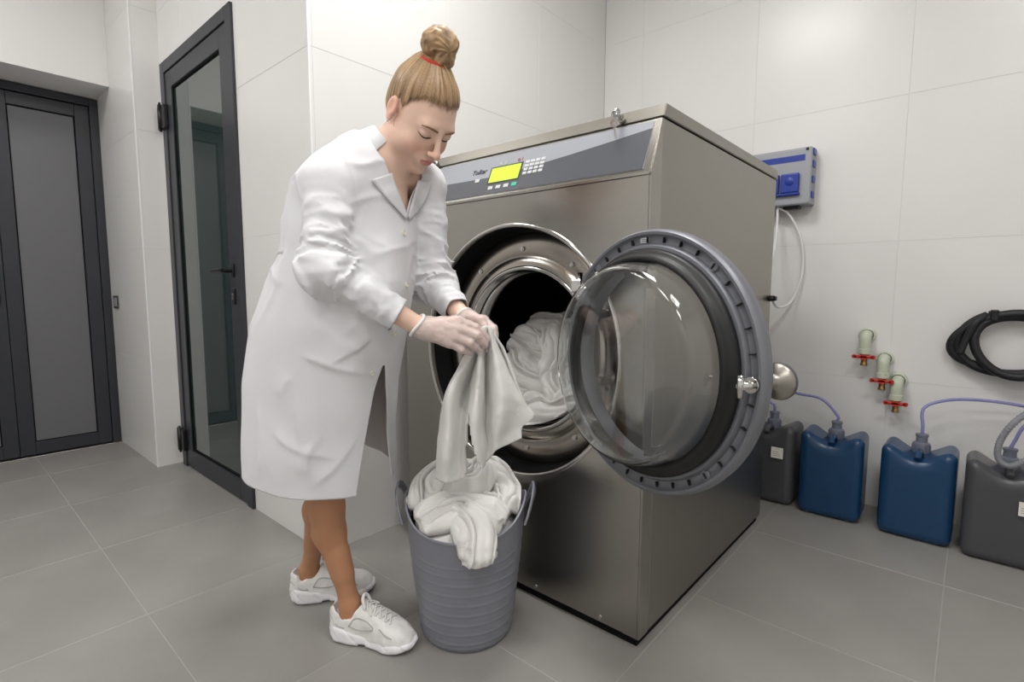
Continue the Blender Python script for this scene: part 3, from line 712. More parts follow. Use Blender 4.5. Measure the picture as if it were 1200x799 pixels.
# ---- crumpled cloths: a sheet laid over a heap, gathered into folds
def crumple(name, label, group, surf, cx, cy, yaw, sx, sy, lift, seed, amp=.03, fs=11., gather=.5, n=120, mat_=None, thick=.006, edge=.02):
    """surf(x, y) -> height of what it lies on; folds run roughly along the sheet's local x"""
    u = np.linspace(-1, 1, n); U_, V_ = np.meshgrid(u, u, indexing='ij'); U_ = U_.ravel(); V_ = V_.ravel()
    ox = 1+.16*noise3(np.stack([V_*1.7, U_*0+seed, U_*0], 1), seed); oy = 1+.16*noise3(np.stack([U_*1.7, U_*0+seed+5, U_*0], 1), seed+1)
    x, y = U_*sx*ox, V_*sy*oy
    q = np.stack([x*fs, y*fs, np.full_like(x, seed*3.1)], 1); rg_ = np.random.default_rng(seed)
    n1 = noise3(q*.8, seed+4); n3 = noise3(q*3.6+3, seed+8); h = amp*.45*n1+amp*.05*n3; gx = np.zeros_like(x); gy = np.zeros_like(x)
    wx, wy = noise3(q*.9+11, seed+2)*.018, noise3(q*.9+23, seed+3)*.018
    for k in range(20):                              # overlapping folds: soft on one side, steep on the other
        px_, py_ = rg_.uniform(-1, 1)*sx, rg_.uniform(-1, 1)*sy; a = rg_.uniform(0, 2*PI); ca_, sa_ = math.cos(a), math.sin(a)
        dx, dy = x+wx-px_, y+wy-py_; al = dx*ca_+dy*sa_; pe = -dx*sa_+dy*ca_+rg_.uniform(-4, 4)*al*al
        ln, w1_, w2_ = rg_.uniform(.03, .052), rg_.uniform(.016, .034), rg_.uniform(.003, .006); am = amp*rg_.uniform(.25, .62)
        pf = np.where(pe > 0, np.exp(-pe/w1_), np.exp(pe/w2_))*np.exp(-(al/ln)**4); h = h+am*pf
        over_ = am*.55*np.exp(-(np.abs(pe)/(w1_*.8))**2)*np.exp(-(al/ln)**4); gx += over_*sa_; gy -= over_*ca_     # lean over the steep side
    h = h-amp*.45
    x2 = x+gx*gather; y2 = y+gy*gather
    c, s = math.cos(yaw), math.sin(yaw); X = cx+x2*c-y2*s; Y = cy+x2*s+y2*c
    r = np.maximum(np.abs(U_), np.abs(V_)); h = h*(1-.55*np.clip((r-.75)/.25, 0, 1))-edge*np.clip((r-.8)/.2, 0, 1)**2
    Zs = surf(X, Y)+lift+h
    i = np.arange(n*n).reshape(n, n); Q = np.stack([i[:-1, :-1], i[1:, :-1], i[1:, 1:], i[:-1, 1:]], -1).reshape(-1, 4)
    V = np.stack([X, Y, Zs], 1)
    return V, Q
def cloth_obj(name, V, Q, label, group, m, thick=.006):
    o = np_mesh(name, V, Q, m); k = o.modifiers.new('solid', 'SOLIDIFY'); k.thickness = thick; k.offset = 0
    return tag(o, label, 'towel', group)
ra, rf = (RTH.x, RTH.y), (FWH.x, FWH.y)          # picture right / away on the ground
def heap(X, Y):
    r = np.sqrt((X-BC.x)**2+(Y-BC.y)**2); top = .325+.075*np.clip(1-(r/.17)**2, 0, 1)
    return top
def front_heap(X, Y):        # as heap, but hangs over the rim outside the basket
    r = np.sqrt((X-BC.x)**2+(Y-BC.y)**2); h = heap(X, Y); over = np.clip((r-.158)/.05, 0, 1)
    return np.where(r > .183, .33-(r-.183)*2.6, np.maximum(h, .338)*(1-over)+.338*over)
GR = 'white towels in the basket'
def put(da, df): return BC.x+ra[0]*da+rf[0]*df, BC.y+ra[1]*da+rf[1]*df
def tuck(V, over=None):
    """push everything outside the rim back into the basket, except where a corner may hang over"""
    q = V[:, :2]-np.array([BC.x, BC.y]); r = np.linalg.norm(q, axis=1)+1e-6; da_, df_ = q@np.array(ra), q@np.array(rf)
    lim = np.where(V[:, 2] < .385, .160, .176); k = np.where(r > lim, lim/r, 1)
    if over is not None: k = np.where(over(da_, df_), 1, k)
    V[:, :2] = np.array([BC.x, BC.y])+q*k[:, None]; return V
def bunch(path, width, seed, nref=(0, 0, 1), folds=3, H=.030, A=.016, ends=(1., 1.), ns=22, nv=64):
    """towel gathered lengthwise: rounded folds with sharp valleys that follow a path"""
    C = np.array(catmull(path, ns)); m = len(C); T_ = np.gradient(C, axis=0); T_ /= np.linalg.norm(T_, axis=1, keepdims=True)
    S_ = np.cross(T_, np.array(nref, float)); S_ /= np.linalg.norm(S_, axis=1, keepdims=True); N_ = np.cross(S_, T_)
    s = np.linspace(0, 1, m)[:, None]; v = np.linspace(-1, 1, nv)[None, :]; one = np.ones((m, nv)); rs = np.random.default_rng(seed)
    L_ = np.linalg.norm(np.diff(C, axis=0), axis=1).sum()
    q = np.stack([(s*L_*9*one).ravel(), (v*width*9*one).ravel(), np.full(m*nv, seed*2.7)], 1)
    n1 = noise3(q*1.0, seed).reshape(m, nv); n2 = noise3(q*1.9, seed+1).reshape(m, nv); n3 = noise3(q*3.9, seed+2).reshape(m, nv)
    wd = width*(1+(ends[0]-1)*(1-s)**2+(ends[1]-1)*s**2)*(1+.18*n1[:, :1])
    tp = np.clip(np.minimum(s, 1-s)*7, 0, 1)**.5
    ph = folds*PI*.5*(v+1)+2.2*n1+rs.uniform(0, 3)+1.6*np.sin(s*5+rs.uniform(0, 6))
    fo = np.abs(np.sin(ph))**.75; fo2 = np.abs(np.sin(ph*2.3+3*n2+1))
    dome = np.sqrt(np.clip(1-v**4, 0, 1))
    up = (H*dome*(1+.35*n2)+A*fo*dome+A*.35*fo2*dome+.004*n3)*(.45+.55*tp)-.018*np.abs(v)**3
    lat = wd*v+.010*np.cos(ph)*dome+.004*n3
    P = C[:, None]+S_[:, None]*lat[..., None]+N_[:, None]*up[..., None]+T_[:, None]*(.012*n2*one)[..., None]
    i = np.arange(m*nv).reshape(m, nv); Q = np.stack([i[:-1, :-1], i[1:, :-1], i[1:, 1:], i[:-1, 1:]], -1).reshape(-1, 4)
    return P.reshape(-1, 3), Q
def tuck(V, over=None):
    """push everything outside the rim back into the basket, except where a corner may hang over"""
    q = V[:, :2]-np.array([BC.x, BC.y]); r = np.linalg.norm(q, axis=1)+1e-6; da_, df_ = q@np.array(ra), q@np.array(rf)
    lim = np.where(V[:, 2] < .385, .161, .178); k = np.where(r > lim, lim/r, 1)
    if over is not None: k = np.where(over(da_, df_), 1, k)
    V[:, :2] = np.array([BC.x, BC.y])+q*k[:, None]; return V
def bp(da, df, z): x, y = put(da, df); return (x, y, z)
V, Q = crumple('towel', '', GR, heap, BC.x, BC.y, YAW, .15, .15, .0, 3, .03, n=120)
cloth_obj('towel', tuck(V), Q, 'white towel lying under the others in the basket', GR, M['towel'])
hang = lambda a, f: (a > -.05) & (a < .13) & (f < -.10)
for path, wd, sd, fo, H_, A_, en, lab, ov in (
    ([(-.115, .03, .370), (-.055, .075, .405), (.04, .075, .415), (.105, .04, .385)], .050, 5, 4, .030, .028, (1, 1), 'white towel at the back of the basket heap', None),
    ([(-.118, -.045, .355), (-.105, .01, .395), (-.06, .045, .425), (-.005, .04, .430)], .050, 12, 4, .030, .030, (1.1, .9), 'white towel bunched at the left rim of the basket', None),
    ([(.120, -.055, .352), (.112, .005, .395), (.075, .04, .430), (.025, .045, .435)], .046, 23, 3, .030, .030, (1.1, .9), 'white towel bunched at the right rim of the basket', None),
    ([(-.12, -.075, .350), (-.06, -.075, .368), (.0, -.055, .372), (.05, -.06, .365), (.115, -.075, .352)], .062, 31, 4, .026, .030, (1, 1), 'white towel folded along the front rim of the basket', None),
    ([(-.075, -.015, .400), (-.03, .01, .425), (.015, -.015, .430), (.045, .025, .445), (.095, .01, .425)], .046, 47, 3, .028, .032, (1.2, 1.1), 'white towel twisted on top of the basket heap', None),
    ([(-.06, -.03, .395), (-.01, -.07, .392), (.02, -.120, .376), (.040, -.166, .352), (.048, -.188, .322), (.052, -.192, .298)], .058, 58, 3, .012, .016, (.9, .8), 'white towel with a corner hanging over the front rim of the basket', hang)):
    V, Q = bunch([bp(*p) for p in path], wd, sd, (0, 0, 1) if ov is None else (-rf[0]*.55, -rf[1]*.55, .8), fo, H_, A_, en)
    cloth_obj('towel', tuck(V, ov), Q, lab, GR, M['towel'])
# ---- towels left in the drum
def drumheap(X, Y): return .545+np.clip((Y-1.34)*1.1, -.02, .30)
V, Q = crumple('towel', '', '', drumheap, -1.09, 1.53, .3, .27, .24, -.02, 51, .03, n=120)
def indrum(V):
    q = np.stack([V[:, 0]-DC.x, V[:, 2]-DC.z], 1); r = np.linalg.norm(q, axis=1)+1e-6; lim = np.where(V[:, 1] < YF+.19, .247, .425); k = np.where(r > lim, lim/r, 1); V[:, 0] = DC.x+q[:, 0]*k; V[:, 2] = DC.z+q[:, 1]*k; return V
cloth_obj('towel', indrum(V), Q, 'white towel spread under the others in the drum', 'white towels in the drum', M['towel'])
for path, wd, sd, fo, lab in (
    ([(-1.28, 1.41, .66), (-1.16, 1.385, .595), (-1.03, 1.385, .595), (-.91, 1.41, .66)], .055, 61, 3, 'white towel in the drum, along the lower lip'),
    ([(-1.30, 1.47, .75), (-1.17, 1.44, .685), (-1.04, 1.45, .69), (-.90, 1.47, .76)], .060, 67, 3, 'white towel in the drum, above the one on the lower lip'),
    ([(-1.32, 1.53, .82), (-1.18, 1.51, .775), (-1.04, 1.51, .79), (-.90, 1.53, .83)], .060, 73, 3, 'white towel in the drum, in the middle of the pile'),
    ([(-1.30, 1.60, .86), (-1.15, 1.59, .855), (-1.0, 1.58, .865), (-.86, 1.60, .86)], .060, 79, 3, 'white towel in the drum, at the top of the pile'),
    ([(-1.16, 1.55, .85), (-1.09, 1.47, .775), (-1.05, 1.41, .690), (-1.0, 1.385, .630)], .045, 83, 2, 'white towel in the drum, lying down across the pile')):
    V, Q = bunch(path, wd, sd, (0, -.7, .7), fo, .030, .022); cloth_obj('towel', indrum(V), Q, lab, 'white towels in the drum', M['towel'])
# ---- the towel in her hands: control net in picture points + depth
def patch_towel(net, nu=14, nv=14, seed=1, name='towel', label='', fine=.0035):
    G = np.array([[np.array(at(*p)) for p in row] for row in net])
    rows = [np.array(catmull(list(r), nu)) for r in G]; C = np.stack([np.array(catmull([r[i] for r in rows], nv)) for i in range(len(rows[0]))], 1)
    n, m = C.shape[:2]; P = C.reshape(-1, 3)
    du = np.gradient(C, axis=0); dv = np.gradient(C, axis=1); N_ = np.cross(du, dv); N_ /= np.linalg.norm(N_, axis=2, keepdims=True)+1e-9
    P = P+N_.reshape(-1, 3)*(fine*.9*noise3(P*np.array([24, 24, 12]), seed)+fine*.25*noise3(P*48, seed+1))[:, None]
    i = np.arange(n*m).reshape(n, m); Q = np.stack([i[:-1, :-1], i[1:, :-1], i[1:, 1:], i[:-1, 1:]], -1).reshape(-1, 4)
    return P, Q
# each row: one level, points running left to right with depth folds
D0 = 1.335
net = [
  [(556, 398, D0+.012), (560, 390, D0-.004), (564, 386, D0+.010), (568, 382, D0-.006), (571, 381, D0+.012), (574, 383, D0-.004), (577, 387, D0+.014), (579, 392, D0+.004)],
  [(541, 425, D0+.030), (549, 420, D0+.000), (557, 424, D0+.035), (563, 416, D0-.012), (570, 410, D0+.026), (577, 404, D0-.008), (586, 407, D0+.026), (591, 412, D0+.012)],
  [(527, 452, D0+.030), (534, 446, D0-.012), (546, 462, D0+.050), (560, 452, D0-.022), (569, 446, D0+.036), (583, 438, D0-.018), (597, 438, D0+.020), (604, 445, D0+.015)],
  [(519, 474, D0+.020), (527, 468, D0-.022), (541, 486, D0+.030), (557, 484, D0-.030), (570, 478, D0+.034), (586, 468, D0-.024), (604, 466, D0+.010), (616, 472, D0+.018)],
  [(516, 502, D0+.016), (526, 500, D0-.024), (540, 504, D0+.022), (556, 508, D0-.030), (569, 500, D0+.028), (584, 494, D0-.022), (602, 488, D0+.006), (626, 487, D0+.020)],
  [(513, 534, D0+.020), (524, 534, D0-.020), (538, 530, D0+.018), (558, 530, D0-.028), (571, 520, D0+.020), (582, 512, D0-.014), (596, 505, D0+.004), (612, 500, D0+.014)],
  [(511, 560, D0+.030), (522, 566, D0-.008), (540, 562, D0+.012), (562, 550, D0-.020), (568, 543, D0+.010), (582, 527, D0-.006), (596, 520, D0+.004), (611, 513, D0+.010)],
]
net = [[(x, y, D0+(d-D0)*1.25) for x, y, d in r] for r in net]
P, Q = patch_towel(net, 12, 12, 5)
ii = Q[:, 0]; nvc = 12*(len(net[0])-1)+1; vi, ui = ii//nvc, ii % nvc          # the left tail hangs free of the middle fold
gap = (vi > 34) & (np.abs(ui-(30+.05*(vi-34))) < .12*(vi-34)+.5); Q = Q[~gap]
ht = np_mesh('towel', P, Q, M['towel']); k = ht.modifiers.new('solid', 'SOLIDIFY'); k.thickness = .007; k.offset = 0
tag(ht, 'white terry towel held up in the woman\'s gloved hands', 'towel')
# ================================================================== the woman
# local frame of the figure: x = picture right, y = away from the camera, z up, origin on the floor below her hips
PB = (-.53, 1.49)
pw = RTH*PB[0]+FWH*PB[1]
person = empty('person', (pw.x, pw.y, 0), YAW)
tag(person, 'woman in a white lab coat bending over the basket with a towel', 'person')
def w2l(v): v = Vector(v); return np.array([v.dot(RTH)-PB[0], v.dot(FWH)-PB[1], v.z])
def l2w(p): return RTH*(p[0]+PB[0])+FWH*(p[1]+PB[1])+Vector((0, 0, p[2]))
def J(px, py, f): return w2l(at(px, py, f))
def flo(px, py):
    r = FW*F_PX+RT*(px-600)+UP*(399.5-py); return w2l(CAM+r*(-CAM.z/r.z))
NRM = lambda v: np.asarray(v, float)/np.linalg.norm(v)
# ---- head frame (fitted to ear, brow, eye, nose, mouth and chin of the photograph)
HC = np.array([-.233-PB[0], 1.376-PB[1], 1.437])
hy, hp, hro = map(math.radians, (39.6, 50.0, -5.0))
hh = np.array([math.cos(hy), -math.sin(hy), 0]); zz_ = np.array([0, 0, 1.])
HF = math.cos(hp)*hh-math.sin(hp)*zz_; HU0 = math.sin(hp)*hh+math.cos(hp)*zz_; HR0 = np.cross(HF, HU0)
HR = math.cos(hro)*HR0+math.sin(hro)*HU0; HU = -math.sin(hro)*HR0+math.cos(hro)*HU0
HM = np.stack([HR, HF, HU])           # rows: right, forward, up
def hd(r, f, u): return HC+np.array([r, f, u]) @ HM
def hel(c, r): return ellip(hd(*c), r, HM)
def hcap(a, b, ra, rb): return capsule(hd(*a), hd(*b), ra, rb)
NECK = J(446, 181, 1.405)
fc_ = np.array([math.cos(.66), -math.sin(.66), 0]); rgt = np.array([fc_[1], -fc_[0], 0]); lft = -rgt
SHR = J(387, 216, 1.275); SHL = J(497, 217, 1.50)
ELR = J(380, 317, 1.225); WRR = J(492, 383, 1.275)
ELL = J(507, 330, 1.52); WRL = J(545, 374, 1.40)
PEL = J(375, 392, 1.49); CHE = J(412, 262, 1.44)
SHOER = (flo(391, 743), flo(486, 759)); SHOEL = (flo(342, 704), flo(441, 694)+np.array([0, .02, 0]))
dRf = NRM((SHOER[1]-SHOER[0])*np.array([1, 1, 0])); dLf = NRM((SHOEL[1]-SHOEL[0])*np.array([1, 1, 0]))
KNR = J(381, 588, 1.405); ANR = SHOER[0]+dRf*.056+np.array([0, .0, .100]); KNL = J(384, 566, 1.50); ANL = SHOEL[0]+dLf*.056+np.array([0, 0, .100])
HIR = PEL+rgt*.085; HIL = PEL-rgt*.085
# ---- hands: wrist, then per finger knuckle, middle joint, tip
def hand(W, K, r0=.0098):
    pr_ = []
    kn = [np.array(k[0]) for k in K[:4]]
    for k in kn: pr_.append((capsule(W+(k-W)*.12, k, .0185, .0118), .012, 'u'))
    for f, s in zip(K[:4], (1., 1.02, .97, .86)):
        a, m, t = map(np.array, f); d = m+(t-m)*.55+NRM(np.cross(t-a, rgt))*.0
        pr_ += [(capsule(a, m, r0*1.06*s, r0*.95*s), .005, 'u'), (capsule(m, d, r0*.95*s, r0*.86*s), .004, 'u'), (capsule(d, t, r0*.86*s, r0*.72*s), .003, 'u')]
    a, m, t = map(np.array, K[4])
    pr_ += [(capsule(W+(a-W)*.4, a, .0165, .0135), .012, 'u'), (capsule(a, m, .0128, .0108), .006, 'u'), (capsule(m, t, .0108, .0082), .004, 'u')]
    return pr_
HANDR = hand(WRR, [(J(536, 376, 1.290), J(557, 384, 1.302), J(571, 397, 1.318)), (J(537, 385, 1.283), J(558, 393, 1.292), J(568, 404, 1.312)),
                   (J(533, 394, 1.279), J(551, 402, 1.284), J(561, 410, 1.306)), (J(526, 401, 1.279), J(541, 409, 1.284), J(551, 413, 1.304)),
                   (J(517, 378, 1.312), J(540, 381, 1.335), J(562, 393, 1.338))])
HANDL = hand(WRL, [(J(566, 375, 1.372), J(578, 385, 1.358), J(580, 396, 1.352)), (J(563, 383, 1.372), J(576, 393, 1.356), J(577, 403, 1.350)),
                   (J(558, 391, 1.374), J(570, 401, 1.360), J(571, 409, 1.350)), (J(552, 397, 1.378), J(562, 407, 1.366), J(563, 414, 1.354)),
                   (J(552, 371, 1.375), J(563, 375, 1.352), J(570, 387, 1.344))])
head = [
  (hel((0, -.014, .040), (.0735, .096, .080)), .01, 'u'),
  (hel((0, .030, -.012), (.060, .060, .085)), .03, 'u'),
  (hel((0, .036, -.066), (.047, .046, .042)), .03, 'u'),
  (hel((0, .076, -.100), (.0175, .016, .015)), .030, 'u'),
  (hel((.036, .058, -.034), (.025, .023, .026)), .022, 'u'), (hel((-.036, .058, -.034), (.025, .023, .026)), .022, 'u'),
  (hel((.055, .012, -.055), (.018, .032, .030)), .030, 'u'), (hel((-.055, .012, -.055), (.018, .032, .030)), .030, 'u'),
  (hel((.026, .0785, .026), (.018, .009, .007)), .025, 'u'), (hel((-.026, .0785, .026), (.018, .009, .007)), .025, 'u'),
  (hel((.031, .099, .007), (.0175, .012, .0105)), .012, 's'), (hel((-.031, .099, .007), (.0175, .012, .0105)), .012, 's'),
  (hcap((0, .089, .018), (0, .113, -.023), .0064, .0084), .012, 'u'), (hel((0, .1175, -.0285), (.0100, .0098, .0092)), .008, 'u'),
  (hel((.0105, .104, -.0335), (.0066, .0085, .0066)), .006, 'u'), (hel((-.0105, .104, -.0335), (.0066, .0085, .0066)), .006, 'u'),
  (hel((.0055, .1085, -.0405), (.0032, .0038, .0022)), .003, 's'), (hel((-.0055, .1085, -.0405), (.0032, .0038, .0022)), .003, 's'),
  (hel((0, .084, -.062), (.027, .014, .020)), .016, 'u'),
  (hel((.0075, .0955, -.0575), (.0120, .0058, .0042)), .004, 'u'), (hel((-.0075, .0955, -.0575), (.0120, .0058, .0042)), .004, 'u'),
  (hel((0, .0945, -.0675), (.0165, .0066, .0054)), .004, 'u'),
  (hcap((-.019, .0965, -.0625), (.019, .0965, -.0625), .0012, .0012), .0035, 's'),
  (hel((.031, .0775, .0075), (.0152, .0125, .0118)), .0035, 'u'), (hel((-.031, .0775, .0075), (.0152, .0125, .0118)), .0035, 'u'),
]
for s in (1, -1):
    head += [(hel((s*.0775, -.015, .000), (.0085, .0172, .0275)), .008, 'u'), (hel((s*.0865, -.011, .004), (.0070, .0110, .0175)), .005, 's'),
             (hel((s*.079, -.008, -.025), (.006, .009, .009)), .006, 'u')]
neckp = [(capsule(hd(0, -.022, -.045), NECK+np.array([-.01, .005, -.005]), .043, .049), .012, 'u')]
NAX = NRM(hd(0, -.022, -.045)-NECK)
body = neckp+[
  (capsule(NECK-np.array([0, 0, .02]), CHE, .052, .105), .05, 'u'), (capsule(CHE, PEL, .11, .125), .06, 'u'),
  (capsule(NECK-np.array([0, 0, .035]), SHR, .036, .042), .03, 'u'), (capsule(NECK-np.array([0, 0, .035]), SHL, .036, .042), .03, 'u'),
  (capsule(SHR, ELR, .042, .029), .03, 'u'), (capsule(SHL, ELL, .042, .029), .03, 'u'),
  (capsule(ELR, ELR+(WRR-ELR)*.35, .028, .029), .02, 'u'), (capsule(ELR+(WRR-ELR)*.35, WRR, .029, .0232), .02, 'u'),
  (capsule(ELL, ELL+(WRL-ELL)*.35, .028, .029), .02, 'u'), (capsule(ELL+(WRL-ELL)*.35, WRL, .029, .0232), .02, 'u'),
]
body.append((capsule(NECK+fc_*.015-np.array([0, 0, .03]), J(463, 258, 1.43), .044, .045), .03, 'u'))
body.insert(0, head[0]); body += head[1:]
for K, A, H_, fd in ((KNR, ANR, HIR, dRf), (KNL, ANL, HIL, dLf)):
    d = NRM(A-K); back = -fc_; cm = K+(A-K)*.30+back*.018
    body += [(capsule(H_, K, .078, .045), .04, 'u'), (capsule(K+fc_*.006, K+(A-K)*.12, .041, .037), .03, 'u'), (capsule(K+(A-K)*.10, cm, .038, .041), .03, 'u'),
             (capsule(cm, K+(A-K)*.68, .041, .028), .03, 'u'), (capsule(K+(A-K)*.5, A, .029, .027), .02, 'u'), (capsule(A, A-np.array([0, 0, .045]), .027, .025), .02, 'u'), (capsule(A-np.array([0, 0, .04]), A+fd*.10-np.array([0, 0, .055]), .026, .020), .02, 'u')]
body += HANDR+HANDL
bv, bq = surface_nets(field(body), (-.30, -.40, .03), (.62, .22, 1.62), .0027)
# skin tones by place: lips, cheeks, blush of the ear
hl = (bv-HC) @ HM.T
def g3(c, r): return np.exp(-(((hl-np.array(c))/np.array(r))**2).sum(1))
skin = np.array(lin(234, 198, 178)[:3]); legc = np.array(lin(190, 138, 104)[:3]); lip = np.array(lin(212, 138, 128)[:3]); blush = np.array(lin(232, 164, 144)[:3])
colv = np.tile(skin, (len(bv), 1)); wl = np.clip((.9-bv[:, 2])/.2, 0, 1)[:, None]; colv = colv*(1-wl)+legc*wl
wb = np.clip(.55*(g3((.04, .075, -.035), (.022, .03, .02))+g3((-.04, .075, -.035), (.022, .03, .02)))+.5*g3((0, .12, -.03), (.016, .014, .014))+.6*(g3((.08, -.01, 0), (.012, .03, .035))+g3((-.08, -.01, 0), (.012, .03, .035))), 0, .8)[:, None]
colv = colv*(1-wb)+blush*wb
up_l = (np.abs(hl[:, 0]) < .0185) & (hl[:, 1] > .086) & (hl[:, 2] < -.0545+.06*np.abs(hl[:, 0])-.14*np.abs(hl[:, 0])) & (hl[:, 2] > -.0735+.35*np.clip(np.abs(hl[:, 0])-.006, 0, 1))
colv[up_l] = colv[up_l]*.15+lip*.85
brown0 = np.array(lin(150, 114, 80)[:3]); hb_ = np.clip((hl[:, 2]-np.interp(hl[:, 1], [-.13, -.09, -.05, -.028, -.006, .012, .030, .052, .075, .095, .12], [-.07, -.066, -.055, -.020, .034, .014, .052, .072, .076, .080, .084])+.010+.006*noise3(hl*np.array([160, 160, 30]), 2))/.016, 0, 1)*(hl[:, 1] > -.02)*(np.abs(hl[:, 0]) < .0765)*(hl[:, 2] > -.03)
hb_ = hb_[:, None]*.8; colv = colv*(1-hb_)+brown0*hb_
def paint(o, name, C, A=None):
    at_ = o.data.color_attributes.new(name, 'FLOAT_COLOR', 'POINT'); d = np.ones((len(C), 4), np.float32); d[:, :3] = C
    if A is not None: d[:, 3] = A
    at_.data.foreach_set('color', d.ravel())
def attr_mat(name, attr, rough=.5, sss=0, sheen=0, spec=.5, bump=0, bscale=300):
    m = mat(name, (.8, .8, .8, 1), rough, sss=sss, sheen=sheen, spec=spec, bump=bump, bscale=bscale); n = m.node_tree.nodes.new('ShaderNodeVertexColor'); n.layer_name = attr
    m.node_tree.links.new(n.outputs[0], m.node_tree.nodes['Principled BSDF'].inputs['Base Color']); return m
M['skin'] = attr_mat('skin', 'tone', .48, sss=.12, bump=.04, bscale=500)
bo = np_mesh('body', bv, bq, M['skin'], person); paint(bo, 'tone', colv)
# ---- face details
M['browc'] = mat('brow_hair', lin(126, 92, 66), .8); M['lash'] = mat('lashes', lin(46, 32, 26), .7); M['white_eye'] = mat('eye_white', lin(225, 222, 218), .2)
from mathutils.bvhtree import BVHTree
bvh_b = BVHTree.FromPolygons([tuple(v) for v in bv], [tuple(q) for q in bq])
def on_face(r, u, lift=.0006):
    o_ = Vector(hd(r, .16, u)); h_ = bvh_b.ray_cast(o_, Vector(-HF)); return (np.array(h_[0])+HF*lift) if h_[0] else hd(r, .09, u)
for s in (1, -1):
    P = [on_face(s*x, u) for x, u in ((.012, .0235), (.020, .0255), (.030, .0275), (.040, .0280), (.050, .0235))]
    b = NB(); tube(b, catmull(P, 5), [.0012+.0018*math.sin(PI*min(1, (i+4)/24)) for i in range(21)], 8); obj('eyebrow', b, M['browc'], person, True)
    P = [on_face(s*x, u, .0012) for x, u in ((.0165, .0015), (.022, -.0015), (.031, -.0035), (.040, -.0022), (.0475, .0025))]
    b = NB(); tube(b, catmull(P, 5), [.0006+.0011*math.sin(PI*i/20) for i in range(21)], 6); obj('eyelashes', b, M['lash'], person, True)
# ---- hair: a fitted cap, drawn up into a bun
BUN = hd(.004, -.050, .158)
hl_f = [-.13, -.09, -.05, -.028, -.006, .012, .030, .052, .075, .095, .12]; hl_u = [-.07, -.066, -.055, -.020, .034, .014, .052, .072, .076, .080, .084]
def hair_raw(P):
    q = (P-HC) @ HM.T
    return q
hprims = field([(hel((0, -.013, .044), (.0800, .1025, .0850)), .01, 'u'), (hel((0, -.045, -.010), (.066, .064, .062)), .03, 'u'),
                (hel((0, -.045, .112), (.030, .030, .020)), .045, 'u')])
bdir = NRM(BUN-hd(0, -.01, .02))
bx1 = NRM(np.cross(bdir, HF)); bx2 = np.cross(bdir, bx1)
def streak(P, o=None, k=1.):
    d = P-(hd(0, -.02, .03) if o is None else o); phi = np.arctan2(d@bx1, d@bx2); ax_ = d@bdir
    return noise3(np.stack([np.cos(phi)*16*k, np.sin(phi)*16*k, ax_*9], 1), 5)+.6*noise3(np.stack([np.cos(phi)*38*k, np.sin(phi)*38*k, ax_*14], 1), 9)
def HFld(P, c=None, rad=None): 
    d = hprims(P, c, rad)
    if len(P) == 1: return d
    q = (P-HC) @ HM.T; m_ = np.clip(q[:, 2]-np.interp(q[:, 1], hl_f, hl_u), 0, 1)
    return (d-.0010*streak(P)*(1-np.exp(-m_/.012))+.0042*np.exp(-m_/.016)).astype(np.float32)
hv, hq = surface_nets(HFld, hd(0, 0, .03)-.15, hd(0, 0, .03)+.16, .0024)
def cut_mesh(V, Q, gf, proj=True):
    gv = gf(V); keep = gv[Q].mean(1) < 0; Q2 = Q[keep]; used = np.unique(Q2); rm = np.full(len(V), -1); rm[used] = np.arange(len(used)); V2 = V[used].astype(np.float64).copy(); Q2 = rm[Q2]
    if proj:
        e = np.sort(np.concatenate([Q2[:, [0, 1]], Q2[:, [1, 2]], Q2[:, [2, 3]], Q2[:, [3, 0]]]), 1)
        u, c = np.unique(e, axis=0, return_counts=True); bvx = np.unique(u[c == 1]); P = V2[bvx]
        for _ in range(3):
            g0 = gf(P); G = np.stack([(gf(P+np.eye(3)[k]*.0015)-g0)/.0015 for k in range(3)], 1); n2 = (G*G).sum(1)+1e-6
            st = -(g0/n2)[:, None]*G; ln = np.linalg.norm(st, axis=1, keepdims=True)+1e-9; P = P+st*np.minimum(1, .004/ln)
        V2[bvx] = P
    return V2, Q2
def hairline(P):
    q = (P-HC) @ HM.T; return np.interp(q[:, 1], hl_f, hl_u)-.004-q[:, 2]
hv, hq = cut_mesh(hv, hq, hairline)
blond = np.array(lin(190, 158, 118)[:3]); brown = np.array(lin(112, 86, 60)[:3])
def hcol(P, o=None):
    s = np.clip(.5+.38*streak(P, o)+.34*streak(P, o, 3.1), 0, 1)[:, None]; return brown*(1-s)+blond*s
M['hair'] = attr_mat('hair', 'tone', .42, spec=.5)
M['hairline'] = attr_mat('hair_thinning', 'tone', .42, spec=.5); nt_ = M['hairline'].node_tree; nt_.links.new([n for n in nt_.nodes if n.type == 'VERTEX_COLOR'][0].outputs['Alpha'], nt_.nodes['Principled BSDF'].inputs['Alpha'])
ho = np_mesh('hair', hv, hq, M['hairline'], person); qh = (hv-HC) @ HM.T; mh = qh[:, 2]-np.interp(qh[:, 1], hl_f, hl_u)
paint(ho, 'tone', hcol(hv), np.clip((mh+.003+.008*streak(hv, None, 2.))/.020, 0, 1))
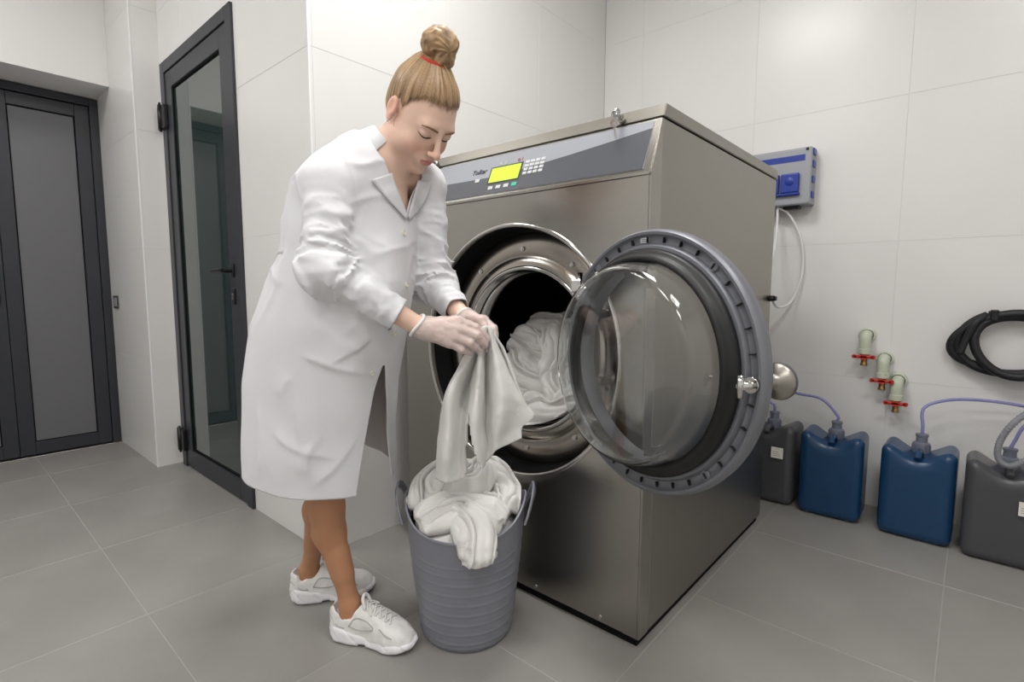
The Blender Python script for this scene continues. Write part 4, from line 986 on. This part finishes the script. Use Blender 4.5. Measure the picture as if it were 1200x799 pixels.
# bun: a coiled main lobe and a smaller one on top
bs = field([(ellip(BUN+bdir*.004, (.043, .040, .038)), .01, 'u'), (ellip(BUN+HF*.026+bdir*.018-HR*.008, (.026, .024, .027)), .006, 'u'), (ellip(BUN+HF*.020-bdir*.018-HR*.006, (.030, .026, .024)), .008, 'u')])
def bunF(P, c=None, rad=None):
    d = bs(P, c, rad)
    if len(P) == 1: return d
    q = P-BUN; phi = np.arctan2(q@bx1, q@bdir); sw = q@bx2
    return (d-.0022*noise3(np.stack([np.cos(phi+sw*14)*5, np.sin(phi+sw*14)*5, sw*60], 1), 3)-.0012*noise3(np.stack([np.cos(phi)*3, np.sin(phi)*3, sw*190], 1), 8)).astype(np.float32)
nv, nq = surface_nets(bunF, BUN-.075, BUN+.075, .0022)
q_ = nv-BUN; ph = np.arctan2(q_@bx1, q_@bdir); sw_ = q_@bx2
s_ = np.clip(.52+.6*noise3(np.stack([np.cos(ph)*3, np.sin(ph)*3, sw_*150+ph], 1), 8)+.25*noise3(q_*60, 4), 0, 1)[:, None]
bu = np_mesh('bun', nv, nq, M['hair'], ho); paint(bu, 'tone', brown*(1-s_)+blond*s_)
b = NB(); tc_ = BUN-bdir*.036; ring = [tuple(tc_+(bx1*math.cos(a)+bx2*math.sin(a))*.034) for a in np.linspace(0, 2*PI, 33)]
tube(b, ring, .0052, 8, False); obj('hair_tie', b, mat('red_hair_tie', lin(206, 58, 50), .6), ho, True)
def wisp(P, r=.0007):
    b = NB(); C = catmull(P, 8); tube(b, C, [r*(1-.7*i/len(C)) for i in range(len(C))], 5); o = obj('hair_wisp', b, M['hair'], ho, True); paint(o, 'tone', np.tile(blond, (len(o.data.vertices), 1)))
wisp([BUN+HF*.02+bdir*.03, BUN+HF*.035+bdir*.045, BUN+HF*.05+bdir*.035]); wisp([BUN+HF*.03-bdir*.02, BUN+HF*.055-bdir*.02, BUN+HF*.085-bdir*.028], .0012)
wisp([hd(.074, .012, .006), hd(.077, .014, -.014), hd(.074, .016, -.032)])
b = NB(); 
for_e = hd(.081, -.004, -.034); lathe(b, [(.0, -.003), (.0026, -.0015), (.003, 0), (.0026, .0015), (0, .003)], 12, Matrix.Translation(for_e)); obj('earring', b, M['chrome'], person, True)
# ------------------------------------------------------------------ gloves
M['glove'] = bpy.data.materials.new('vinyl_glove'); M['glove'].use_nodes = True
nt = M['glove'].node_tree; pr_ = nt.nodes['Principled BSDF']; pr_.inputs['Base Color'].default_value = lin(236, 226, 224); pr_.inputs['Roughness'].default_value = .32; pr_.inputs['Alpha'].default_value = .52
def glove(K, W, E_):
    d = NRM(W-E_); F0 = field([(capsule(W-d*.02, W+d*.02, .025, .0225), .012, 'u')]+K)
    def GF(P, c=None, rad=None):
        v = F0(P, c, rad)
        return v if len(P) == 1 else (v-.0022-.0011*noise3(P*np.array([70, 70, 110]), 4)-.0009*np.abs(noise3(P*160, 7))).astype(np.float32)
    pts = np.array([k[0].bs[0] for k in K]); lo, hi = pts.min(0)-.06, pts.max(0)+.06
    v, q = surface_nets(GF, lo, hi, .0022)
    v, q = cut_mesh(v, q, lambda P: -((P-(W-d*.008))@d))
    g_ = np_mesh('glove', v, q, M['glove'], person)
    y1 = NRM(np.cross(d, zz_)); x1 = np.cross(y1, d); c0 = W-d*.008
    b = NB(); tube(b, [tuple(c0+(x1*math.cos(a)+y1*math.sin(a))*(.0285+.0015*math.sin(3*a))+d*.003*math.sin(2*a)) for a in np.linspace(0, 2*PI, 41)], .0042, 8, False)
    obj('glove_cuff_roll', b, mat('glove_roll', lin(238, 234, 232), .35), g_, True)
glove(HANDR, WRR, ELR); glove(HANDL, WRL, ELL)
# ------------------------------------------------------------------ lab coat
Z = np.array([.44, .60, .75, .90, 1.02, 1.10, 1.18, 1.26, 1.33, 1.375, 1.41, 1.46])
CA = np.array([-.548, -.550, -.547, -.522, -.482, -.458, -.436, -.412, -.388, -.365, -.345, -.335])
CF = np.array([1.478, 1.474, 1.470, 1.460, 1.445, 1.435, 1.428, 1.415, 1.402, 1.395, 1.392, 1.390])
LA = np.array([.205, .205, .202, .196, .182, .172, .172, .170, .138, .084, .056, .050])
FB = np.array([.190, .188, .184, .172, .146, .128, .130, .130, .102, .070, .050, .046])
FFr = np.array([.205, .215, .240, .262, .238, .205, .170, .140, .112, .090, .070, .06])
PS = np.radians([30, 30, 32, 34, 36, 37, 38, 38, 38, 38, 38, 38])
zz2 = np.linspace(.40, 1.50, 221); ker = np.exp(-np.linspace(-2, 2, 15)**2); ker /= ker.sum()
sm = lambda A: np.convolve(np.pad(np.interp(zz2, Z, A), 7, mode='edge'), ker, 'valid')
TB = [sm(A) for A in (CA-PB[0], CF-PB[1], LA, FB, FFr, PS)]
def polar(P):
    ca, cf, la, fb, ff, ps = [np.interp(P[:, 2], zz2, t) for t in TB]
    x, y = P[:, 0]-ca, P[:, 1]-cf; c, s = np.cos(ps), np.sin(ps)
    fwd = x*c-y*s; rg = -x*s-y*c            # forward and to her right
    return fwd, rg, la, np.where(fwd > 0, ff, fb)
def theta(P):
    f, r, _, _ = polar(P); return np.arctan2(r, f)
def arm_t(P, S, E_, W):
    o = []
    for a, b_, r0, r1 in ((S, E_, .057, .053), (E_, W, .048, .032)):
        d = b_-a; t = np.clip((P-a)@d/(d@d), 0, 1); o.append((np.linalg.norm(P-(a+t[:, None]*d), axis=1)-(r0+(r1-r0)*t), t))
    d = smin(o[0][0], o[1][0], .05); w_ = 1/(1+np.exp(np.clip((o[1][0]-o[0][0])/.012, -30, 30))); t = (1-w_)*o[0][1]+w_*(1+o[1][1]); return d, t
def ridge(n, p=3): return np.clip(1-np.abs(n)*1.6, 0, 1)**p
def coat_folds(P, d, f, r, dR, tR, dL, tL):
    z = P[:, 2]; th = np.arctan2(r, f); cs, sn = np.cos(th), np.sin(th)
    lowz = np.clip((1.06-z)/.5, 0, 1); hiz = np.clip((z-.95)/.12, 0, 1)
    sk = .010*lowz*noise3(np.stack([cs*2.6+z*.5, sn*2.6, z*1.3], 1), 11)+.0055*lowz*noise3(np.stack([cs*3.4+z*1.5, sn*3.4-z*2.2, z*4.0], 1), 12)+.0055*ridge(noise3(np.stack([cs*1.6+z*2.5, sn*1.6, z*7-cs*2.5], 1), 13), 3)*np.clip(noise3(np.stack([cs*2, sn*2, z*5], 1), 18)+.1, 0, 1)*2
    wa = np.exp(-((z-1.10)/.055)**2)*np.clip(-cs+.3, 0, 1)
    ws = .006*wa*noise3(np.stack([cs*12, sn*12, z*4], 1), 14)-.012*wa
    tp = hiz*(.006*ridge(noise3(np.stack([P[:, 0]*11+z*6, P[:, 1]*11, z*13-P[:, 0]*7], 1), 15))+.004*noise3(P*14, 16))
    d = d-(sk+ws+tp)
    for (da, ta, S_, E_, W_, sd) in ((dR, tR, SHR, ELR, WRR, 21), (dL, tL, SHL, ELL, WRL, 31)):
        near = da < .05
        if not near.any(): continue
        ax_ = NRM(W_-S_); q = P-S_; e1 = NRM(np.cross(ax_, zz_)); e2 = np.cross(ax_, e1)
        v1, v2 = q@e1*16, q@e2*16
        el = .55+np.exp(-((ta-1.0)/.45)**2)
        n1 = noise3(np.stack([v1+ta*2.6, v2, ta*8.5+v1*.5], 1), sd); n2 = noise3(np.stack([v1*1.5, v2*1.5-ta*3, ta*15], 1), sd+1)
        n3 = noise3(P*np.array([17, 17, 34])+np.stack([n1, n1, n1], 1)*.6, sd+2); fold = el*(.0025*ridge(n3, 3)+.0085*ridge(n1, 2)+.0035*ridge(n2, 3)-.004)*np.clip((1.88-ta)/.2, 0, 1)*np.clip(ta/.25, .25, 1)
        if sd == 21: dR = da-fold
        else: dL = da-fold
    return d, dR, dL
def coatF(P, c=None, rad=None):
    P = np.asarray(P, np.float64)
    f, r, la, fr = polar(P); L = np.sqrt(f*f+r*r)+1e-6; rho = np.sqrt((f/fr)**2+(r/la)**2)+1e-6
    dt = (L-L/rho)*.92
    dt = smax(dt, (P-NECK)@NAX-.004, .03)
    dR, tR = arm_t(P, SHR, ELR, WRR+(WRR-ELR)*.15); dL, tL = arm_t(P, SHL, ELL, WRL+(WRL-ELL)*.15)
    sh = np.minimum(capsule(NECK+rgt*.035-np.array([0, 0, .058]), SHR, .042, .055)(P), capsule(NECK-rgt*.035-np.array([0, 0, .058]), SHL, .042, .055)(P))
    d = smin(dt, sh, .05)
    if len(P) > 1:
        full = smin(smin(d, dR, .022), dL, .022); nr = np.abs(full) < .045
        if nr.any():
            d = d.copy(); dR = dR.copy(); dL = dL.copy()
            d[nr], dR[nr], dL[nr] = coat_folds(P[nr], d[nr], f[nr], r[nr], dR[nr], tR[nr], dL[nr], tL[nr])
    d = smin(d, dR, .022); d = smin(d, dL, .022)
    return d.astype(np.float32)
kv, kq = surface_nets(coatF, (-.31, -.44, .44), (.50, .26, 1.49), .0042)
dR_ = NRM(WRR-ELR); CUR = WRR-dR_*.060; dL_ = NRM(WRL-ELL); CUL = WRL-dL_*.045
bvh_0 = BVHTree.FromPolygons([tuple(v) for v in kv], [tuple(q) for q in kq]); CAML = w2l(CAM)
def on_raw(px, py, lift=0.):
    d = NRM(J(px, py, 1.0)-CAML); h_ = bvh_0.ray_cast(Vector(CAML), Vector(d)); n = np.array(h_[1]); n = n if n@d < 0 else -n; return np.array(h_[0])+n*lift, n
VB = on_raw(475, 253)[0]                      # bottom of the neckline V
vr_, vl_ = on_raw(457, 205)[0]-VB, on_raw(491, 214)[0]-VB
SVR, SVL = vr_@rgt/vr_[2], -(vl_@rgt)/vl_[2]
def g_coat(P):
    P = np.asarray(P, np.float64); th = theta(P); z = P[:, 2]
    g = (.492-.040*np.cos(th)+.005*np.sin(th*2+1))-z                                       # hem
    for C_, d_ in ((CUR, dR_), (CUL, dL_)):                                # cuffs
        q = P-C_; rad_ = np.linalg.norm(q-np.outer(q@d_, d_), axis=1); g = np.maximum(g, np.where(rad_ < .075, q@d_, -1))
    t = np.clip((.805-z)/.34, 0, 1); tr, tl = .02+.28*t, -.01-.50*t         # skirt opens below the last button
    f, r, _, _ = polar(P); L = np.sqrt(f*f+r*r)
    w_ = np.where((z < .805) & (np.abs(th) < 1.2), np.minimum(tr-th, th-tl)*L, -1); g = np.maximum(g, w_)
    # neck opening: around the neck, widening from the V at the chest
    q = P-VB; lat = q@rgt; hgt = q[:, 2]
    v_ = np.where((f > -.01) & (hgt > -.01), np.minimum(SVR*hgt-lat, SVL*hgt+lat), -1)
    qn = P-(NECK+NAX*.0); nk = .056-np.linalg.norm(qn-np.outer(qn@NAX, NAX), axis=1)
    nk = np.where(qn@NAX > -.03, nk, -1)
    return np.maximum(g, np.maximum(np.minimum(v_, .075-np.abs(lat)), nk))
kv, kq = cut_mesh(kv, kq, g_coat)
def vnorm(V, Q):
    fn = np.cross(V[Q[:, 2]]-V[Q[:, 0]], V[Q[:, 3]]-V[Q[:, 1]]); n = np.zeros_like(V)
    for k in range(4): np.add.at(n, Q[:, k], fn)
    return n/(np.linalg.norm(n, axis=1, keepdims=True)+1e-12)
# single creases seen in the photograph: soft on one side, crisp on the other
CREASES = [([(371, 245), (395, 252), (417, 252)], .0060), ([(381, 270), (400, 271), (419, 264)], .0050), ([(358, 262), (378, 286), (406, 299)], .0060), ([(352, 322), (382, 319), (408, 316)], .0060),
  ([(371, 346), (400, 335), (424, 342)], .0045), ([(398, 180), (413, 206), (418, 250), (420, 285)], .0030), ([(422, 272), (440, 284), (459, 290)], .0040), ([(430, 318), (450, 330), (474, 330)], .0040),
  ([(385, 428), (414, 411), (438, 394)], .0065), ([(352, 416), (385, 429), (436, 438)], .0070), ([(412, 402), (424, 416), (432, 430)], .0050), ([(318, 505), (345, 527), (398, 538)], .0060),
  ([(366, 572), (396, 545), (420, 510)], .0060), ([(328, 468), (334, 452), (342, 440)], .0050), ([(430, 345), (446, 362), (452, 384)], .0050), ([(300, 470), (306, 520), (304, 560)], .0050), ([(345, 470), (352, 520), (350, 565)], .0045), ([(430, 360), (414, 382), (396, 392)], .0045)]
KN_ = vnorm(kv, kq); disp = np.zeros(len(kv))
for pl, am in CREASES:
    C_ = np.array(catmull([on_raw(*p)[0] for p in pl], 10)); tg = np.gradient(C_, axis=0); tg /= np.linalg.norm(tg, axis=1, keepdims=True)
    cen, rr_ = C_.mean(0), np.linalg.norm(C_-C_.mean(0), axis=1).max()+.06; ids = np.nonzero(np.linalg.norm(kv-cen, axis=1) < rr_)[0]
    D_ = kv[ids][:, None]-C_[None]; dist = np.linalg.norm(D_, axis=2); j = dist.argmin(1); o_ = D_[np.arange(len(ids)), j]; t_ = tg[j]
    sd_ = np.einsum('ij,ij->i', np.cross(KN_[ids], t_), o_); al_ = np.einsum('ij,ij->i', t_, o_); fr_ = j/(len(C_)-1)
    win = np.clip(np.sin(PI*np.clip(fr_, .03, .97))*1.6, 0, 1)*np.exp(-(al_/.01)**2)*(dist[np.arange(len(ids)), j] < .06)
    disp[ids] += am*win*np.where(sd_ > 0, np.exp(-sd_/.018), np.exp(sd_/.0045))
kv = kv+KN_*disp[:, None]
ed_ = np.sort(np.concatenate([kq[:, [0, 1]], kq[:, [1, 2]], kq[:, [2, 3]], kq[:, [3, 0]]]), 1); ue_, uc_ = np.unique(ed_, axis=0, return_counts=True)
fix_ = np.zeros(len(kv), bool); fix_[ue_[uc_ == 1].ravel()] = True; deg_ = np.bincount(ue_.ravel(), minlength=len(kv))[:, None]
for _ in range(4):                       # iron out the smallest bumps, keep the hems
    ac_ = np.stack([np.bincount(ue_[:, 0], kv[ue_[:, 1], c], len(kv))+np.bincount(ue_[:, 1], kv[ue_[:, 0], c], len(kv)) for c in range(3)], 1)/np.maximum(deg_, 1)
    kv = np.where(fix_[:, None], kv, kv*.45+ac_*.55)
M['coat'] = mat('white_cotton', lin(222, 222, 225), .75, sheen=.15, bump=.10, bscale=500, spec=.25)
coat = np_mesh('coat', kv, kq, M['coat'], person)
k = coat.modifiers.new('solid', 'SOLIDIFY'); k.thickness = .0028; k.offset = -1
bvh_c = BVHTree.FromPolygons([tuple(v) for v in kv], [tuple(q) for q in kq])
def on_coat(px, py, lift=.003, fallback=1.35):
    d = J(px, py, 1.0)-CAML; d = NRM(d); h_ = (bvh_c if py > 300 else bvh_0).ray_cast(Vector(CAML), Vector(d))
    if h_[0] is None: return J(px, py, fallback), -d
    n = np.array(h_[1]); n = n if n@d < 0 else -n; return np.array(h_[0])+n*lift, n
def strip(name, A, B, lift, parent, m, k=10, thick=.003, smooth=4):
    """cloth panel between two picture polylines, laid on the coat"""
    A = catmull([(x, y, 0) for x, y in A], k); B = catmull([(x, y, 0) for x, y in B], k); n = len(A); mm = 7; V = []
    for a, b_ in zip(A, B):
        for j in range(mm):
            s = j/(mm-1); p = a+(b_-a)*s; V.append(on_coat(p[0], p[1], lift)[0])
    V = np.array(V).reshape(n, mm, 3)
    for _ in range(smooth):                                  # smooth away the folds below
        W_ = V.copy(); W_[1:-1] = (V[:-2]+V[1:-1]*2+V[2:])/4; W_[:, 1:-1] = (W_[:, :-2]+W_[:, 1:-1]*2+W_[:, 2:])/4; V = W_
    i = np.arange(n*mm).reshape(n, mm); Q = np.stack([i[:-1, :-1], i[1:, :-1], i[1:, 1:], i[:-1, 1:]], -1).reshape(-1, 4)
    o = np_mesh(name, V.reshape(-1, 3), Q, m, parent); s = o.modifiers.new('solid', 'SOLIDIFY'); s.thickness = thick; s.offset = 0; return o
for px, py in ((473, 273), (476, 334), (462, 391), (436, 437)):
    p, n = on_coat(px, py, .001); b = NB(); n = Vector(n); x = n.orthogonal().normalized()
    lathe(b, [(0, .0012), (.004, .0012), (.0052, .0028), (.0066, .0030), (.0074, .0018), (.0074, -.001)], 20, frame_m(p, x, n.cross(x), n)); obj('button', b, mat('pearl_button', lin(226, 222, 208), .25), coat, True)

# ---- collar: stand and fall around the back of the neck, then lapels lying on the chest
ca_ = NRM(np.cross(NAX, rgt)); ca_ = ca_ if ca_@fc_ > 0 else -ca_; cr_ = NRM(np.cross(ca_, NAX)); cr_ = cr_ if cr_@rgt > 0 else -cr_
CPROF = [(.053, -.022), (.052, .004), (.053, .026), (.056, .031), (.060, .029), (.068, .006), (.079, -.020), (.086, -.034)]
V = []; na = 49
for i in range(na):
    a = math.radians(-128+256*i/(na-1)); e = min(1, (1-abs(i-24)/24)*3.0)
    for r_, h_ in CPROF:
        rr_ = .053+(r_-.053)*(.72+.28*e); hh_ = h_-.010*(1-math.cos(a))*.6
        V.append(NECK+NAX*(hh_+.012)+(-ca_*math.cos(a)+cr_*math.sin(a))*rr_)
i = np.arange(na*len(CPROF)).reshape(na, -1); Q = np.stack([i[:-1, :-1], i[1:, :-1], i[1:, 1:], i[:-1, 1:]], -1).reshape(-1, 4)
co_ = np_mesh('collar', V, Q, M['coat'], coat); k = co_.modifiers.new('solid', 'SOLIDIFY'); k.thickness = .003; k.offset = 0; k = co_.modifiers.new('sub', 'SUBSURF'); k.levels = k.render_levels = 1
strip('lapel', [(457, 203), (466, 228), (476, 254)], [(434, 211), (449, 229), (474, 257)], .006, coat, M['coat'])
strip('lapel', [(488, 212), (482, 232), (476, 254)], [(505, 214), (497, 237), (478, 257)], .006, coat, M['coat'])
# half belt across the back of the waist and the patch pocket
V = []
for a in np.linspace(math.radians(70), math.radians(290), 60):
    for j in range(5):
        z = 1.085+.04*j/4+.0*a; P0 = np.array([[0, 0, z]]); ca, cf, la, fb, ff, ps = [float(np.interp(z, zz2, t)) for t in TB]
        c, s = math.cos(a), math.sin(a); fr = ff if c > 0 else fb; R_ = 1/math.sqrt((c/fr)**2+(s/la)**2)-.006
        f_, r_ = R_*c, R_*s; x = f_*math.cos(ps)-r_*math.sin(ps); y = -f_*math.sin(ps)-r_*math.cos(ps); V.append((ca+x, cf+y, z))
i = np.arange(300).reshape(60, 5); Q = np.stack([i[:-1, :-1], i[1:, :-1], i[1:, 1:], i[:-1, 1:]], -1).reshape(-1, 4)
be = np_mesh('half_belt', V, Q, M['coat'], coat); k = be.modifiers.new('solid', 'SOLIDIFY'); k.thickness = .006; k.offset = 0
# cuffs turned at the sleeve ends
# ------------------------------------------------------------------ sneakers
M['shoe'] = mat('white_leather', lin(232, 230, 228), .5, bump=.03, bscale=300); M['sole'] = mat('white_rubber_sole', lin(238, 238, 240), .45); M['lace'] = mat('white_lace', lin(226, 224, 222), .8); M['shoegrey'] = mat('grey_piping', lin(176, 174, 172), .5)
SL = .262
def sw_(x):      # half width and centre line of the foot outline, x from heel 0 to toe 1
    w_ = np.interp(x, [0, .08, .25, .45, .68, .85, .95, 1.0], [.018, .033, .038, .037, .049, .044, .030, .012]); c = np.interp(x, [0, .3, .6, .85, 1], [0, .002, .004, -.004, -.008]); return w_, c
def soleF(P, c=None, rad=None):
    x = P[:, 0]/SL; w_, cc = sw_(np.clip(x, 0, 1)); z = P[:, 2]
    fl_ = 1.10+.10*np.sin(np.clip(x, 0, 1)*9)*np.clip(z/.04, 0, 1)-.12*np.clip((z-.012)/.04, 0, 1)
    d2 = np.maximum(np.abs(P[:, 1]-cc)-w_*fl_, np.maximum(-x, x-1)*SL)*.8
    top = np.interp(x, [0, .12, .3, .5, .75, 1], [.058, .052, .044, .036, .032, .036]); bot = np.interp(x, [0, .1, .2, .75, 1], [.008, .0, .0, .0, .016])+.005*((x > .36) & (x < .46))
    d = smax(d2, np.maximum(z-top, bot-z), .014)
    groove = .0022*ridge(np.sin(x*16+z*60), 4)*((z > .012) & (z < .045))
    return (d+groove).astype(np.float32)
def upF(P, c=None, rad=None):
    x = P[:, 0]/SL; w_, cc = sw_(np.clip(x, 0, 1)); z = P[:, 2]
    H_ = np.interp(x, [-.05, .0, .08, .28, .36, .50, .68, .85, 1.0], [.118, .122, .118, .104, .122, .104, .078, .064, .046])
    taper = np.interp(np.clip((z-.03)/.09, 0, 1), [0, .5, 1], [1.0, .90, .74])
    d = np.maximum(np.abs(P[:, 1]-cc)-w_*taper, np.maximum(-x-.02+z*.25, x-.985)*SL)*.8
    d = smax(d, (z-H_)*.75, .028); d = smax(d, .02-z, .004)
    hole = np.maximum(np.sqrt(((P[:, 0]-.052)/.046)**2+((P[:, 1])/.0275)**2)-1, -(z-.072)/.03)*.028
    d = smax(d, -hole, .008)
    return (d-.0012*noise3(P*60, 3)).astype(np.float32)
sv_, sq_ = surface_nets(soleF, (-.02, -.075, -.01), (.285, .075, .075), .003)
uv_, uq_ = surface_nets(upF, (-.03, -.075, .01), (.285, .075, .135), .003)
so_me = None
def shoe(heel, toe, flip):
    global so_me
    d = NRM((toe-heel)*np.array([1, 1, 0])); rz = math.atan2(d[1], d[0]); t = None
    mk = lambda n_, v, q, m, par=None: np_mesh(n_, v*np.array([1, flip, 1]), q if flip > 0 else q[:, ::-1], m, par)
    u = mk('sneaker', uv_, uq_, M['shoe'], person); u.location = Vector(heel); u.location.z = 0; u.rotation_euler = (0, 0, rz)
    mk('sole', sv_, sq_, M['sole'], u)
    bvh_s = BVHTree.FromPolygons([tuple(v*np.array([1, flip, 1])) for v in uv_], [tuple(q) for q in uq_])
    def top(x, y, l=.002):
        h_ = bvh_s.ray_cast(Vector((x, y, .3)), Vector((0, 0, -1))); return (h_[0].x, h_[0].y, h_[0].z+l) if h_[0] else (x, y, .08)
    for i in range(5):
        x = .118+i*.0155; b = NB(); tube(b, catmull([top(x-.004, -.021), top(x, -.010, .004), top(x+.006, .010, .004), top(x+.010, .021)], 5), .0024, 6); obj('lace', b, M['lace'], u, True)
        b = NB(); tube(b, catmull([top(x-.004, .021), top(x, .010, .005), top(x+.006, -.010, .005), top(x+.010, -.021)], 5), .0024, 6); obj('lace', b, M['lace'], u, True)
    for s in (-1, 1):
        b = NB(); tube(b, catmull([top(.112, 0, .006), top(.122, s*.018, .008), top(.135, s*.026, .006), top(.126, s*.010, .007)], 6), .0020, 6); obj('lace_bow', b, M['lace'], u, True)
    def side(x, z, s, l=.0012):
        h_ = bvh_s.ray_cast(Vector((x, s*.2, z)), Vector((0, -s, 0))); return (h_[0].x, h_[0].y+s*l, h_[0].z) if h_[0] else (x, s*.04, z)
    for s in (-1, 1):
        for pts_ in ([(.07, .058), (.09, .082), (.125, .078), (.145, .060), (.105, .052), (.07, .058)], [(.0, .075), (.03, .055), (.055, .05)], [(.165, .066), (.185, .055), (.205, .048)]):
            b = NB(); tube(b, catmull([side(x, z, s) for x, z in pts_], 6), .0014, 6); obj('piping', b, M['shoegrey'], u, True)
    b = NB(); tube(b, catmull([top(.112, -.017, .001), top(.104, -.012, .016), top(.101, 0, .020), top(.104, .012, .016), top(.112, .017, .001)], 5), .005, 8); obj('tongue', b, M['shoe'], u, True)
    return u
shoe(SHOER[0], SHOER[1], 1); shoe(SHOEL[0], SHOEL[1], -1)
